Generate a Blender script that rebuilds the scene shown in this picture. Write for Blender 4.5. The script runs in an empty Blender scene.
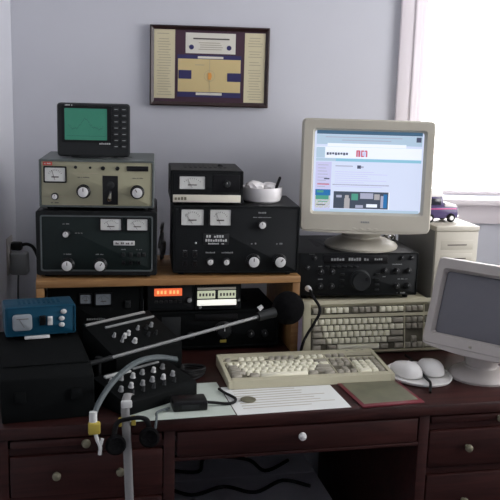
import bpy, bmesh, math, random
from mathutils import Vector, Matrix
random.seed(7)
C = bpy.context.scene.collection
R = math.radians
PI = math.pi

# ------------------------------------------------------------------ materials
def mat(name, col, rough=.5, metal=0., noise=.06, scale=30., bump=0., emit=None, estr=1., spec=.5, coat=0.):
    m = bpy.data.materials.new(name); m.use_nodes = True
    nt = m.node_tree; b = nt.nodes['Principled BSDF']
    b.inputs['Roughness'].default_value = rough
    b.inputs['Metallic'].default_value = metal
    b.inputs['Specular IOR Level'].default_value = spec
    b.inputs['Coat Weight'].default_value = coat
    c = (*col, 1)
    tc = nt.nodes.new('ShaderNodeTexCoord')
    nz = nt.nodes.new('ShaderNodeTexNoise'); nz.inputs['Scale'].default_value = scale
    nz.inputs['Detail'].default_value = 4
    nt.links.new(tc.outputs['Object'], nz.inputs['Vector'])
    rp = nt.nodes.new('ShaderNodeMix'); rp.data_type = 'RGBA'
    rp.inputs[6].default_value = (*[v*(1-noise) for v in col], 1)
    rp.inputs[7].default_value = (*[min(1, v*(1+noise)) for v in col], 1)
    nt.links.new(nz.outputs['Fac'], rp.inputs[0])
    nt.links.new(rp.outputs[2], b.inputs['Base Color'])
    if bump:
        bp = nt.nodes.new('ShaderNodeBump'); bp.inputs['Strength'].default_value = bump
        bp.inputs['Distance'].default_value = .002
        nt.links.new(nz.outputs['Fac'], bp.inputs['Height'])
        nt.links.new(bp.outputs['Normal'], b.inputs['Normal'])
    if emit:
        b.inputs['Emission Color'].default_value = (*emit, 1)
        b.inputs['Emission Strength'].default_value = estr
    return m

def wood(name, c1, c2, rough, scale=(1.2, 14, 14), coat=0., spec=.5):
    m = bpy.data.materials.new(name); m.use_nodes = True
    nt = m.node_tree; b = nt.nodes['Principled BSDF']
    b.inputs['Roughness'].default_value = rough; b.inputs['Coat Weight'].default_value = coat; b.inputs['Specular IOR Level'].default_value = spec
    b.inputs['Coat Roughness'].default_value = .25
    tc = nt.nodes.new('ShaderNodeTexCoord'); mp = nt.nodes.new('ShaderNodeMapping')
    mp.inputs['Scale'].default_value = scale
    nz = nt.nodes.new('ShaderNodeTexNoise'); nz.inputs['Scale'].default_value = 3.5
    nz.inputs['Detail'].default_value = 8; nz.inputs['Distortion'].default_value = 1.2
    cr = nt.nodes.new('ShaderNodeValToRGB')
    cr.color_ramp.elements[0].position = .3; cr.color_ramp.elements[1].position = .7
    cr.color_ramp.elements[0].color = (*c1, 1); cr.color_ramp.elements[1].color = (*c2, 1)
    nt.links.new(tc.outputs['Object'], mp.inputs['Vector']); nt.links.new(mp.outputs['Vector'], nz.inputs['Vector'])
    nt.links.new(nz.outputs['Fac'], cr.inputs['Fac']); nt.links.new(cr.outputs['Color'], b.inputs['Base Color'])
    bp = nt.nodes.new('ShaderNodeBump'); bp.inputs['Strength'].default_value = .12; bp.inputs['Distance'].default_value = .001
    nt.links.new(nz.outputs['Fac'], bp.inputs['Height']); nt.links.new(bp.outputs['Normal'], b.inputs['Normal'])
    return m

M = dict(
    wall=mat('wall_paint', (.60, .61, .66), .85, noise=.03, scale=6, bump=.05),
    ceiling=mat('ceiling_paint', (.8, .8, .79), .9, noise=.02),
    trim=mat('window_trim_paint', (.86, .80, .83), .5, noise=.02),
    carpet=mat('carpet', (.11, .10, .11), .95, noise=.3, scale=200, bump=.6),
    desk=wood('desk_mahogany', (.017, .0050, .0045), (.044, .0130, .0110), .45, coat=.0, spec=.25),
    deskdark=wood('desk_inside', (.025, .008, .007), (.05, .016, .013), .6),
    pine=wood('shelf_pine', (.25, .125, .045), (.38, .21, .08), .5),
    black=mat('black_enamel', (.0065, .0075, .0080), .5, noise=.2, scale=60, bump=.05, spec=.22),
    blackpanel=mat('black_panel', (.0080, .0095, .0105), .55, noise=.15, scale=50, spec=.22),
    blackshine=mat('black_plastic', (.005, .005, .006), .35, noise=.2, spec=.3),
    rubber=mat('black_rubber', (.006, .006, .0065), .6, noise=.2, spec=.25),
    foam=mat('black_foam', (.004, .004, .0045), .95, noise=.5, scale=300, bump=1., spec=.1),
    charcoal=mat('charcoal_plastic', (.016, .018, .019), .5, noise=.12, spec=.3),
    greencase=mat('greygreen_enamel', (.085, .10, .095), .5, noise=.08),
    tan=mat('tan_panel', (.31, .30, .20), .5, noise=.05),
    darkgreen=mat('dark_green_panel', (.0075, .0145, .0135), .55, noise=.12, spec=.25),
    trimgrey=mat('grey_trim', (.075, .09, .09), .5, noise=.06),
    matte=mat('matte_black', (.005, .0058, .006), .75, noise=.25, scale=60, bump=.05, spec=.07),
    shadegrey=mat('shade_grey_case', (.20, .195, .185), .55, noise=.05),
    silver=mat('brushed_silver', (.68, .68, .67), .4, metal=.15, noise=.05),
    chrome=mat('chrome', (.8, .8, .8), .15, metal=1., noise=.02),
    alu=mat('grey_aluminium', (.30, .31, .31), .4, metal=.4, noise=.06),
    lettering=mat('white_lettering', (.55, .56, .55), .6, noise=.04),
    lettergrey=mat('grey_lettering', (.25, .26, .26), .6, noise=.04),
    ink=mat('dark_ink', (.09, .075, .07), .7, noise=.05),
    inkgrey=mat('faint_ink', (.38, .33, .24), .7, noise=.05),
    red=mat('red_print', (.5, .07, .05), .6, noise=.05),
    meterface=mat('meter_card', (.62, .63, .60), .55, noise=.03),
    metergrey=mat('grey_meter_card', (.24, .27, .29), .5, noise=.04),
    cream=mat('cream_strip', (.72, .69, .58), .5, noise=.03),
    beige=mat('beige_plastic', (.49, .465, .335), .5, noise=.03, scale=80, bump=.04),
    beigegrey=mat('grey_beige_plastic', (.45, .42, .40), .5, noise=.03, scale=80, bump=.04),
    moncase=mat('monitor_plastic', (.47, .445, .375), .5, noise=.02, scale=80, bump=.03),
    keylight=mat('pale_keycap', (.80, .78, .62), .5, noise=.03),
    keydark=mat('taupe_keycap', (.33, .31, .25), .5, noise=.03),
    well=mat('key_well', (.13, .12, .085), .6, noise=.04),
    blue=mat('blue_enamel', (.005, .055, .10), .5, noise=.08, spec=.2),
    white=mat('white_plastic', (.80, .79, .77), .4, noise=.02),
    bowl=mat('white_china', (.82, .80, .80), .25, noise=.02),
    tissue=mat('white_tissue', (.83, .81, .81), .9, noise=.03),
    paper=mat('white_paper', (.70, .72, .70), .75, noise=.03, scale=8),
    papergreen=mat('greenish_paper', (.50, .56, .50), .75, noise=.06, scale=8),
    magred=mat('magazine_red', (.14, .015, .025), .45, noise=.1),
    maggreen=mat('magazine_green', (.13, .13, .085), .45, noise=.5, scale=18),
    brass=mat('dull_brass', (.20, .19, .13), .5, metal=.4, noise=.15),
    yellow=mat('yellow_tape', (.42, .33, .05), .6, noise=.1),
    cablegrey=mat('grey_cable', (.085, .105, .11), .55, noise=.06),
    ribbon=mat('pale_grey_ribbon', (.26, .26, .255), .6, noise=.06),
    frame=wood('plaque_walnut', (.016, .006, .006), (.034, .012, .011), .4),
    plaquemat=mat('plaque_maroon', (.055, .022, .040), .5, noise=.1),
    navy=mat('plaque_navy', (.028, .026, .11), .5, noise=.06),
    card=mat('plaque_cream', (.66, .60, .40), .55, noise=.05, scale=12),
    titlecard=mat('plaque_title', (.72, .70, .62), .5, noise=.04),
    court=mat('court_tan', (.64, .51, .25), .5, noise=.08, scale=12),
    orange=mat('court_orange', (.75, .33, .07), .5, noise=.05),
    truckpurple=mat('toy_purple', (.07, .05, .14), .3, noise=.1),
    truckwhite=mat('toy_white', (.85, .82, .82), .4, noise=.02),
    truckpink=mat('toy_pink', (.55, .10, .28), .4, noise=.05),
    glassdark=mat('toy_window', (.02, .02, .03), .15, noise=.1),
    screenoff=mat('crt_glass_off', (.115, .115, .135), .12, noise=.05),
    lcd=mat('green_lcd', (.03, .15, .10), .35, noise=.15, scale=25, emit=(.03, .20, .13), estr=.30),
    lcdline=mat('lcd_trace', (.02, .11, .08), .4, emit=(.02, .14, .10), estr=.25),
    orangelcd=mat('orange_display', (.5, .12, .05), .35, emit=(.95, .16, .05), estr=.75),
    orangeseg=mat('orange_segment', (.9, .5, .2), .35, emit=(1., .42, .14), estr=.9),
    litmeter=mat('backlit_meter', (.6, .62, .48), .45, emit=(.72, .78, .55), estr=.42),
    litwhite=mat('backlit_white', (.8, .8, .75), .45, emit=(.95, .95, .85), estr=.75),
    box=mat('bluegrey_carton', (.62, .62, .68), .7, noise=.15, scale=12),
    spine=mat('lilac_spine', (.50, .44, .58), .5, noise=.1),
)
def emis(name, col, s=1.):
    return mat(name, tuple(v*.1 for v in col), .3, emit=col, estr=s, noise=.02)
P = dict(
    page=emis('page_white', (.68, .75, .95), .95), bar=emis('page_paleblue', (.50, .66, .82), .85),
    title=emis('page_titlebar', (.07, .16, .26), .8), teal=emis('page_teal', (.30, .62, .80), .85),
    side=emis('page_sidebar', (.62, .62, .90), .9), dark=emis('page_text', (.10, .12, .20), .7),
    grey=emis('page_grey', (.48, .50, .66), .8), red=emis('page_red', (.72, .12, .18), .8),
    photo=emis('page_photo', (.07, .09, .13), .8), photolight=emis('page_photolight', (.50, .48, .50), .8),
    blue=emis('page_blue', (.03, .20, .50), .8), green=emis('page_green', (.10, .40, .30), .8),
    yell=emis('page_yellow', (.55, .62, .18), .8), white=emis('page_bright', (.85, .90, 1.), 1.),
)

# ------------------------------------------------------------------ mesh helpers
def nb(): return bmesh.new()
def _xf(bm, vs, mt, mi, fs):
    if mt is not None: bmesh.ops.transform(bm, matrix=mt, verts=vs)
    for f in fs: f.material_index = mi
def box(bm, c, s, bev=0., seg=2, rot=None, mi=0):
    t = bmesh.new(); bmesh.ops.create_cube(t, size=1.)
    for v in t.verts: v.co = Vector((v.co.x*s[0], v.co.y*s[1], v.co.z*s[2]))
    if bev: bmesh.ops.bevel(t, geom=t.edges[:], offset=min(bev, min(s)*.45), segments=seg, profile=.5, affect='EDGES')
    mt = Matrix.Translation(c) @ (rot.to_4x4() if rot else Matrix())
    mp = {}
    for v in t.verts: mp[v] = bm.verts.new(mt @ v.co)
    for f in t.faces:
        g = bm.faces.new([mp[v] for v in f.verts]); g.material_index = mi
    t.free()
def b2(bm, x0, x1, y0, y1, z0, z1, bev=0., mi=0, seg=2):
    box(bm, ((x0+x1)/2, (y0+y1)/2, (z0+z1)/2), (abs(x1-x0), abs(y1-y0), abs(z1-z0)), bev, seg, None, mi)
def loft(bm, rings, cap0=True, cap1=True, mi=0, closed=False):
    vr = [[bm.verts.new(p) for p in r] for r in rings]
    n = len(vr[0]); k = len(vr)
    for i in range(k if closed else k-1):
        a, b = vr[i], vr[(i+1) % k]
        for j in range(n):
            f = bm.faces.new((a[j], a[(j+1) % n], b[(j+1) % n], b[j])); f.material_index = mi
    if not closed:
        if cap0: bm.faces.new(vr[0][::-1]).material_index = mi
        if cap1: bm.faces.new(vr[-1]).material_index = mi
def frame_axes(d):
    d = Vector(d).normalized(); up = Vector((0, 0, 1)) if abs(d.z) < .95 else Vector((0, 1, 0))
    a = d.cross(up).normalized(); return a, a.cross(d).normalized() * -1
def lathe(bm, prof, o=(0, 0, 0), d=(0, 0, 1), n=24, mi=0, sx=1.):
    """prof: list of (radius, distance along d)"""
    o = Vector(o); d = Vector(d).normalized(); a, b = frame_axes(d); rings = []
    for r, h in prof:
        r = max(r, 1e-5)
        rings.append([o + d*h + a*(r*sx*math.cos(2*PI*i/n)) + b*(r*math.sin(2*PI*i/n)) for i in range(n)])
    loft(bm, rings, True, True, mi)
def cyl(bm, p0, p1, r0, r1=None, n=18, mi=0):
    p0 = Vector(p0); p1 = Vector(p1); L = (p1-p0).length
    lathe(bm, [(r0, 0), (r0 if r1 is None else r1, L)], p0, p1-p0, n, mi)
def smooth_pts(pts, k=6):
    pts = [Vector(p) for p in pts]; out = []
    for i in range(len(pts)-1):
        p0 = pts[max(i-1, 0)]; p1 = pts[i]; p2 = pts[i+1]; p3 = pts[min(i+2, len(pts)-1)]
        for j in range(k):
            t = j/k
            out.append(.5*((2*p1)+(p2-p0)*t+(2*p0-5*p1+4*p2-p3)*t*t+(3*p1-p0-3*p2+p3)*t**3))
    out.append(pts[-1]); return out
def tube(bm, pts, r, n=8, k=6, mi=0, flat=None):
    """swept tube; flat=(wa,wb) gives an elliptical section instead of r"""
    ps = smooth_pts(pts, k) if k > 1 else [Vector(p) for p in pts]
    ra, rb = flat if flat else (r, r); rings = []; prev = None
    for i, p in enumerate(ps):
        d = (ps[min(i+1, len(ps)-1)]-ps[max(i-1, 0)]).normalized()
        if prev is None: a, _ = frame_axes(d)
        else:
            a = (prev - d*prev.dot(d)).normalized()
        prev = a; b = d.cross(a)
        rings.append([p + a*(ra*math.cos(2*PI*j/n)) + b*(rb*math.sin(2*PI*j/n)) for j in range(n)])
    loft(bm, rings, True, True, mi)
def rr(w, h, r, y, cx=0., cz=0., n=5):
    """rounded rectangle ring in the xz plane at depth y"""
    pts = []
    for sx, sz, a0 in ((1, 1, 0), (-1, 1, 90), (-1, -1, 180), (1, -1, 270)):
        for i in range(n):
            a = R(a0 + 90*i/(n-1))
            pts.append(Vector((cx+sx*(w/2-r)+r*math.cos(a), y, cz+sz*(h/2-r)+r*math.sin(a))))
    return pts
def prism(bm, poly, x0, x1, mi=0, bev=0.):
    """poly: list of (y,z), extruded along x"""
    t = bmesh.new()
    a = [t.verts.new((x0, y, z)) for y, z in poly]; b = [t.verts.new((x1, y, z)) for y, z in poly]
    t.faces.new(a); t.faces.new(b[::-1]); n = len(poly)
    for i in range(n): t.faces.new((a[i], b[i], b[(i+1) % n], a[(i+1) % n]))
    bmesh.ops.recalc_face_normals(t, faces=t.faces[:])
    if bev: bmesh.ops.bevel(t, geom=t.edges[:], offset=bev, segments=2, profile=.5, affect='EDGES')
    mp = {}
    for v in t.verts: mp[v] = bm.verts.new(v.co)
    for f in t.faces: bm.faces.new([mp[v] for v in f.verts]).material_index = mi
    t.free()
def mesh(name, bm, mats, ang=35):
    bmesh.ops.recalc_face_normals(bm, faces=bm.faces[:])
    me = bpy.data.meshes.new(name); bm.to_mesh(me); bm.free()
    for m in (mats if isinstance(mats, (list, tuple)) else [mats]): me.materials.append(m)
    for p in me.polygons: p.use_smooth = True
    me.set_sharp_from_angle(angle=R(ang))
    return me
def link(name, me, parent=None, loc=(0, 0, 0), rot=(0, 0, 0)):
    o = bpy.data.objects.new(name, me); C.objects.link(o); o.parent = parent
    o.location = loc; o.rotation_euler = rot; return o
def obj(name, bm, mats, parent=None, loc=(0, 0, 0), rot=(0, 0, 0), ang=35):
    return link(name, mesh(name, bm, mats, ang), parent, loc, rot)
def tag(o, label, cat, group=None):
    o['label'] = label; o['category'] = cat
    if group: o['group'] = group
    return o
def thing(name, label, cat, loc=(0, 0, 0), rz=0., group=None, rx=0.):
    o = bpy.data.objects.new(name, None); o.empty_display_size = .02; C.objects.link(o)
    o.location = loc; o.rotation_euler = (R(rx), 0, R(rz)); return tag(o, label, cat, group)
def struct(name, bm, m, parent=None, **k):
    o = obj(name, bm, m, parent, **k)
    if not parent: o['kind'] = 'structure'
    return o
def sbox(name, x0, x1, y0, y1, z0, z1, m, parent=None, bev=0., mi=0):
    bm = nb(); b2(bm, x0, x1, y0, y1, z0, z1, bev); return obj(name, bm, m, parent)

# ------------------------------------------------------------------ equipment front parts
_kc = {}
def knob(root, x, z, y, r, style='silver', d=None, name='knob', turn=0.):
    """skirted control knob on a front panel at depth y; cap is a sub-part"""
    d = d or r*1.1
    key = (round(r, 4), round(d, 4), style)
    if key not in _kc:
        a = nb(); lathe(a, [(r*1.12, 0), (r*1.12, d*.18), (r*.95, d*.30), (r*.86, d*.9), (r*.80, d)], d=(0, -1, 0), n=24)
        for i in range(18):
            t = 2*PI*i/18
            box(a, (r*.9*math.cos(t), -d*.58, r*.9*math.sin(t)), (r*.12, d*.56, r*.12), rot=Matrix.Rotation(-t, 3, 'Y'))
        b = nb(); lathe(b, [(r*.80, 0), (r*.80, d*.05), (r*.70, d*.10)], o=(0, -d, 0), d=(0, -1, 0), n=24)
        p = nb(); b2(p, -r*.07, r*.07, -d*1.13, -d*1.05, r*.1, r*.62)
        capm = {'silver': M['silver'], 'black': M['charcoal'], 'white': M['white'], 'grey': M['lettergrey']}[style]
        _kc[key] = (mesh('knob', a, M['blackshine']), mesh('knob_cap', b, capm), mesh('knob_pointer', p, M['ink'] if style != 'black' else M['lettering']))
    ka, kb, kp = _kc[key]
    k = link(name, ka, root, (x, y, z), (0, turn, 0))
    link('knob_cap', kb, k); link('knob_pointer', kp, k)
    return k
def meter(root, x, z, y, w, h, face='meterface', needle=.3):
    bm = nb(); t = .0035
    loft(bm, [rr(w+2*t, h+2*t, .003, y+.002, x, z), rr(w+2*t, h+2*t, .003, y-.004, x, z), rr(w, h, .002, y-.004, x, z), rr(w, h, .002, y-.001, x, z)], True, True)
    m = obj('meter', bm, M['blackshine'], root)
    bm = nb(); b2(bm, x-w/2, x+w/2, y-.0022, y-.0012, z-h/2, z+h/2)
    f = obj('meter_face', bm, M[face], m)
    bm = nb(); rad = h*.75; cz = z-h*.42
    for i in range(9):
        a = R(-48+12*i); q = Vector((x+rad*math.sin(a)*w/h*.55, y-.0025, cz+rad*math.cos(a)))
        box(bm, q, (.0010, .0005, h*.09), rot=Matrix.Rotation(a, 3, 'Y'))
    b2(bm, x-w*.18, x+w*.18, y-.0028, y-.0022, z-h*.22, z-h*.14)
    obj('meter_scale', bm, M['ink'], m)
    bm = nb(); a = needle; L = h*.75
    box(bm, (x+L/2*math.sin(a), y-.003, cz+L/2*math.cos(a)), (.0009, .0006, L), rot=Matrix.Rotation(a, 3, 'Y'))
    obj('needle', bm, M['ink'], m)
    return m
def marks(root, y, items, m='lettering', name='panel_lettering'):
    """illegible printed captions: items (x, z, width, height) drawn as rows of letter-sized strokes"""
    for x, z, w, h in items:
        bm = nb(); n = max(2, int(w/(h*.9))); cw = w/n
        for i in range(n):
            if random.random() < .13: continue
            q = x-w/2+cw*(i+.5); hh = h*random.choice((.7, 1, 1, .85))
            b2(bm, q-cw*.36, q+cw*.36, y-.0006, y+.0006, z-h/2, z-h/2+hh)
        obj(name, bm, M[m], root)
def feet(root, w, d, h=.008, r=.008):
    for sx in (-1, 1):
        for yy in (.03, d-.03):
            bm = nb(); lathe(bm, [(r, 0), (r*1.1, h)], (sx*(w/2-.025), yy, 0)); obj('foot', bm, M['rubber'], root)
def rig(name, label, cat, loc, w, h, d, case, panel, rz=0., fh=.008, inset=.008, group=None, lip=.012, r=.006):
    """equipment cabinet: wrap-round case with a recessed front panel. Local frame: x centred, y=0 front, z=0 base"""
    t = thing(name, label, cat, loc, rz, group)
    feet(t, w, d, fh)
    bm = nb(); cz = fh+(h-fh)/2; H = h-fh
    loft(bm, [rr(w-.004, H-.004, r, d, 0, cz), rr(w, H, r, d-.003, 0, cz), rr(w, H, r, .002, 0, cz), rr(w-.003, H-.003, r, 0, 0, cz),
              rr(w-inset*2, H-inset*2, r*.7, 0, 0, cz), rr(w-inset*2, H-inset*2, r*.7, lip, 0, cz)], True, True)
    # cooling slots in the top
    for i in range(9):
        xx = (i-4)*w*.07
        b2(bm, xx-w*.018, xx+w*.018, d*.35, d*.75, h-.0006, h+.0008)
    obj('case', bm, case, t)
    bm = nb(); loft(bm, [rr(w-inset*2-.001, H-inset*2-.001, r*.6, lip+.002, 0, cz), rr(w-inset*2-.001, H-inset*2-.001, r*.6, .003, 0, cz), rr(w-inset*2-.004, H-inset*2-.004, r*.6, .002, 0, cz)])
    obj('front_panel', bm, panel, t)
    return t
def toggle(root, x, z, y, m='silver', r=.003):
    bm = nb(); lathe(bm, [(r*1.5, 0), (r*1.5, .002), (r*.8, .003)], (x, y, z), (0, -1, 0), 12)
    cyl(bm, (x, y-.002, z), (x, y-.011, z+.004), r*.6, r*.9, 10); return obj('toggle_switch', bm, M[m], root)
def rocker(root, x, z, y, w=.010, h=.014, m='blackshine', name='rocker_switch'):
    bm = nb(); box(bm, (x, y-.002, z), (w, .005, h), .0012); box(bm, (x, y-.0045, z+h*.18), (w*.7, .003, h*.45), .0008, rot=Matrix.Rotation(.2, 3, 'X'))
    return obj(name, bm, M[m], root)

# ------------------------------------------------------------------ room (its own axes, turned 8.5 degrees from the desk)
A = R(8.5); E1 = Vector((math.cos(A), -math.sin(A), 0)); E2 = Vector((math.sin(A), math.cos(A), 0))
CO = Vector((-.075, 2.803, 0))
def RM(u, v, z=0.): return CO + E1*u + E2*v + Vector((0, 0, z))
ROOM = dict(loc=CO, rot=(0, 0, -A))
UW, VW, HC = 2.7, -4.2, 2.6
W0, W1, WZ0, WZ1 = 1.279, 2.42, 1.149, 2.42      # back window opening
S0, S1, SZ0, SZ1 = -1.70, -.50, 1.0, 2.35          # unseen right-wall window, added and placed for light from that side
bm = nb()
b2(bm, -.12, W0, 0, .14, 0, HC); b2(bm, W1, UW+.12, 0, .14, 0, HC); b2(bm, W0, W1, 0, .14, 0, WZ0); b2(bm, W0, W1, 0, .14, WZ1, HC)
struct('wall_back', bm, M['wall'], **ROOM)
bm = nb(); b2(bm, -.12, 0, VW, 0, 0, HC); struct('wall_left', bm, M['wall'], **ROOM)
bm = nb(); b2(bm, -.12, UW+.12, VW-.12, VW, 0, HC); struct('wall_front', bm, M['wall'], **ROOM)
bm = nb()
b2(bm, UW, UW+.12, VW, S0, 0, HC); b2(bm, UW, UW+.12, S1, 0, 0, HC); b2(bm, UW, UW+.12, S0, S1, 0, SZ0); b2(bm, UW, UW+.12, S0, S1, SZ1, HC)
struct('wall_right', bm, M['wall'], **ROOM)
bm = nb(); b2(bm, -.12, UW+.12, VW-.12, .14, -.1, 0); struct('floor', bm, M['carpet'], **ROOM)
bm = nb(); b2(bm, -.12, UW+.12, VW-.12, .14, HC, HC+.1); struct('ceiling', bm, M['ceiling'], **ROOM)
bm = nb(); b2(bm, .0, UW, -.014, 0, 0, .09, .004); struct('baseboard_back', bm, M['trim'], **ROOM)

glass = bpy.data.materials.new('window_glass'); glass.use_nodes = True
nt = glass.node_tree; nt.nodes.clear()
o_ = nt.nodes.new('ShaderNodeOutputMaterial'); mx = nt.nodes.new('ShaderNodeMixShader'); fr = nt.nodes.new('ShaderNodeFresnel')
tr = nt.nodes.new('ShaderNodeBsdfTransparent'); gl = nt.nodes.new('ShaderNodeBsdfGlossy'); gl.inputs['Roughness'].default_value = .02
fr.inputs['IOR'].default_value = 1.35
nt.links.new(fr.outputs[0], mx.inputs[0]); nt.links.new(tr.outputs[0], mx.inputs[1]); nt.links.new(gl.outputs[0], mx.inputs[2]); nt.links.new(mx.outputs[0], o_.inputs[0])

def window(name, u0, u1, z0, z1):
    """back-wall window: casing, stool, apron, sash and pane in room axes"""
    bm = nb(); cw = .068
    b2(bm, u0-cw, u0, -.018, .0, z0-.02, z1+cw, .003); b2(bm, u1, u1+cw, -.018, .0, z0-.02, z1+cw, .003)
    b2(bm, u0-cw, u1+cw, -.018, .0, z1, z1+cw, .003)
    b2(bm, u0-cw*.35, u0-cw*.2, -.022, -.017, z0-.02, z1+cw*.8, .002)
    b2(bm, u0, u0+.012, 0, .13, z0, z1); b2(bm, u1-.012, u1, 0, .13, z0, z1); b2(bm, u0, u1, 0, .13, z1-.012, z1)
    w = struct(name, bm, M['trim'], **ROOM)
    bm = nb(); b2(bm, u0-cw-.02, u1+cw+.02, -.045, .13, z0-.022, z0-.002, .005); obj('window_sill', bm, M['trim'], w)
    bm = nb(); b2(bm, u0-cw, u1+cw, -.016, 0, z0-.085, z0-.022, .003); obj('window_apron', bm, M['trim'], w)
    bm = nb(); s = .030; y0, y1 = .07, .10
    zm = z0+.68
    for a0, a1, c0, c1 in ((u0+.012, u0+.012+s, z0, z1-.012), (u1-.012-s, u1-.012, z0, z1-.012), (u0+.012, u1-.012, z0, z0+s*.4), (u0+.012, u1-.012, z1-.012-s, z1-.012), (u0+.012, u1-.012, zm-.018, zm+.018)):
        b2(bm, a0, a1, y0, y1, c0, c1, .003)
    sash = obj('window_sash', bm, M['trim'], w)
    bm = nb(); b2(bm, u0+.03, u1-.03, .083, .087, z0+.008, z1-.03); obj('window_pane', bm, glass, sash)
    return w
window('window_1', W0, W1, WZ0, WZ1)
bm = nb(); cw = .07
b2(bm, UW-.018, UW, S0-cw, S0, SZ0, SZ1+cw); b2(bm, UW-.018, UW, S1, S1+cw, SZ0, SZ1+cw); b2(bm, UW-.018, UW, S0-cw, S1+cw, SZ1, SZ1+cw); b2(bm, UW-.04, UW+.1, S0-cw, S1+cw, SZ0-.03, SZ0)
b2(bm, UW+.05, UW+.08, (S0+S1)/2-.02, (S0+S1)/2+.02, SZ0, SZ1); b2(bm, UW+.05, UW+.08, S0, S1, 1.46, 1.5)
w2 = struct('added_side_window', bm, M['trim'], **ROOM)
bm = nb(); b2(bm, UW+.063, UW+.067, S0, S1, SZ0, SZ1); obj('window_pane', bm, glass, w2)

# ------------------------------------------------------------------ desk
DZ = .76; DF = 1.787; DB = 2.575; DL = -.088; DR = 1.315
desk = thing('desk', 'dark reddish mahogany desk holding all the radios and monitors', 'desk', ((DL+DR)/2, DF, 0))
dx = (DL+DR)/2
def D(bm, x0, x1, y0, y1, z0, z1, bev=.0, mi=0): b2(bm, x0-dx, x1-dx, y0-DF, y1-DF, z0, z1, bev, mi)
bm = nb(); D(bm, DL, DR, DF, DB, .730, DZ, .006); obj('desktop', bm, M['desk'], desk)
KL, KR = .315, .903
for (x0, x1, side) in ((DL+.015, KL, 'l'), (KR, DR-.015, 'r')):
    bm = nb()
    D(bm, x0, x0+.022, DF+.012, DB-.01, 0, .730); D(bm, x1-.022, x1, DF+.012, DB-.01, 0, .730)
    D(bm, x0+.022, x1-.022, DB-.03, DB-.01, .03, .730); D(bm, x0+.022, x1-.022, DF+.03, DB-.03, .05, .065)
    for zz in (.700, .585, .42, .06): D(bm, x0+.022, x1-.022, DF+.012, DF+.03, zz-.008, zz+.008)
    D(bm, x0, x0+.026, DF+.006, DF+.014, 0, .730, .002); D(bm, x1-.026, x1, DF+.006, DF+.014, 0, .730, .002)
    obj('pedestal', bm, M['desk'], desk)
    # pull-out writing board with one knob
    bm = nb(); D(bm, x0+.03, x1-.03, DF+.004, DF+.3, .710, .727, .002); wb = obj('writing_board', bm, M['desk'], desk)
    xk = .118 if side == 'l' else 1.108
    bm = nb(); lathe(bm, [(.004, 0), (.004, .006), (.010, .011), (.009, .018), (.003, .021)], (xk-dx, .004, .719), (0, -1, 0), 16)
    obj('knob', bm, M['brass'], wb)
    for z0, z1 in ((.595, .690), (.430, .575), (.075, .410)):
        bm = nb(); D(bm, x0+.028, x1-.028, DF+.004, DF+.022, z0, z1, .004)
        D(bm, x0+.036, x1-.036, DF+.02, DF+.4, z0+.01, z1-.02)
        dr = obj('drawer', bm, M['desk'], desk)
        for xx in ((.054, .192) if side == 'l' else (1.030, 1.180)):
            bm = nb(); zz = (z0+z1)/2+.004
            lathe(bm, [(.005, 0), (.005, .006), (.0095, .011), (.009, .017), (.004, .020)], (xx-dx, .004, zz), (0, -1, 0), 18)
            obj('knob', bm, M['brass'], dr)
bm = nb(); D(bm, KL, KR, DF+.006, DF+.026, .655, .664, .002); D(bm, KL, KR, DF+.012, DF+.03, .715, .730); obj('kneehole_rail', bm, M['desk'], desk)
bm = nb(); D(bm, KL+.004, KR-.004, DF+.004, DF+.024, .665, .726, .004); D(bm, KL+.02, KR-.02, DF+.02, DF+.40, .672, .715)
dr = obj('drawer', bm, M['desk'], desk)
bm = nb(); lathe(bm, [(.004, 0), (.004, .005), (.0095, .009), (.009, .015), (.003, .018)], (.609-dx, .004, .703), (0, -1, 0), 20); obj('knob', bm, M['silver'], dr)
bm = nb(); D(bm, KL, KR, DB-.03, DB-.012, .50, .730); obj('back_panel', bm, M['deskdark'], desk)

# things under the desk
t = thing('cardboard_box', 'blue-grey carton on the floor deep in the dark kneehole of the desk', 'box', (.622, 2.13, 0))
bm = nb(); b2(bm, -.29, .20, 0, .42, 0, .33, .004); obj('carton', bm, M['box'], t)
for s in (0, 1):
    bm = nb(); b2(bm, -.288, .198, .002+.21*s, .208+.21*s, .3305, .3325); obj('flap', bm, M['box'], t)
cab = [([(.34, 2.30, .345), (.42, 2.22, .348), (.52, 2.26, .346), (.60, 2.20, .352), (.70, 2.27, .347), (.77, 2.22, .348)], 'black cable snaking over the carton in the kneehole, nearer the knees'),
       ([(.36, 2.40, .345), (.46, 2.36, .349), (.50, 2.46, .346), (.62, 2.41, .355), (.66, 2.33, .352), (.75, 2.40, .347)], 'black cable looping across the back of the kneehole carton')]
for pts, lb in cab:
    bm = nb(); tube(bm, pts, .0055, 8); tag(obj('power_cable', bm, M['rubber']), lb, 'cable')
bm = nb(); tube(bm, [(.47, 2.585, .74), (.45, 2.60, .60), (.50, 2.59, .48), (.60, 2.585, .42), (.68, 2.60, .52), (.70, 2.59, .70)], .005, 8)
tag(obj('power_cable', bm, M['rubber']), 'black cable hanging in a loop down the wall behind the desk kneehole', 'cable')

# ------------------------------------------------------------------ pine shelf riser on the desk
SY = 2.25; ST = .979
sh = thing('desk_shelf', 'pine plank shelf riser holding the two big black amplifiers', 'shelf', (.372, SY, DZ))
bm = nb(); b2(bm, -.357, .357, 0, .315, ST-DZ-.019, ST-DZ, .002); obj('shelf_board', bm, M['pine'], sh)
for s in (-1, 1):
    bm = nb(); b2(bm, s*.357, s*.336, .004, .310, 0, ST-DZ-.0195, .002); obj('side_panel', bm, M['pine'], sh)

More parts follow.
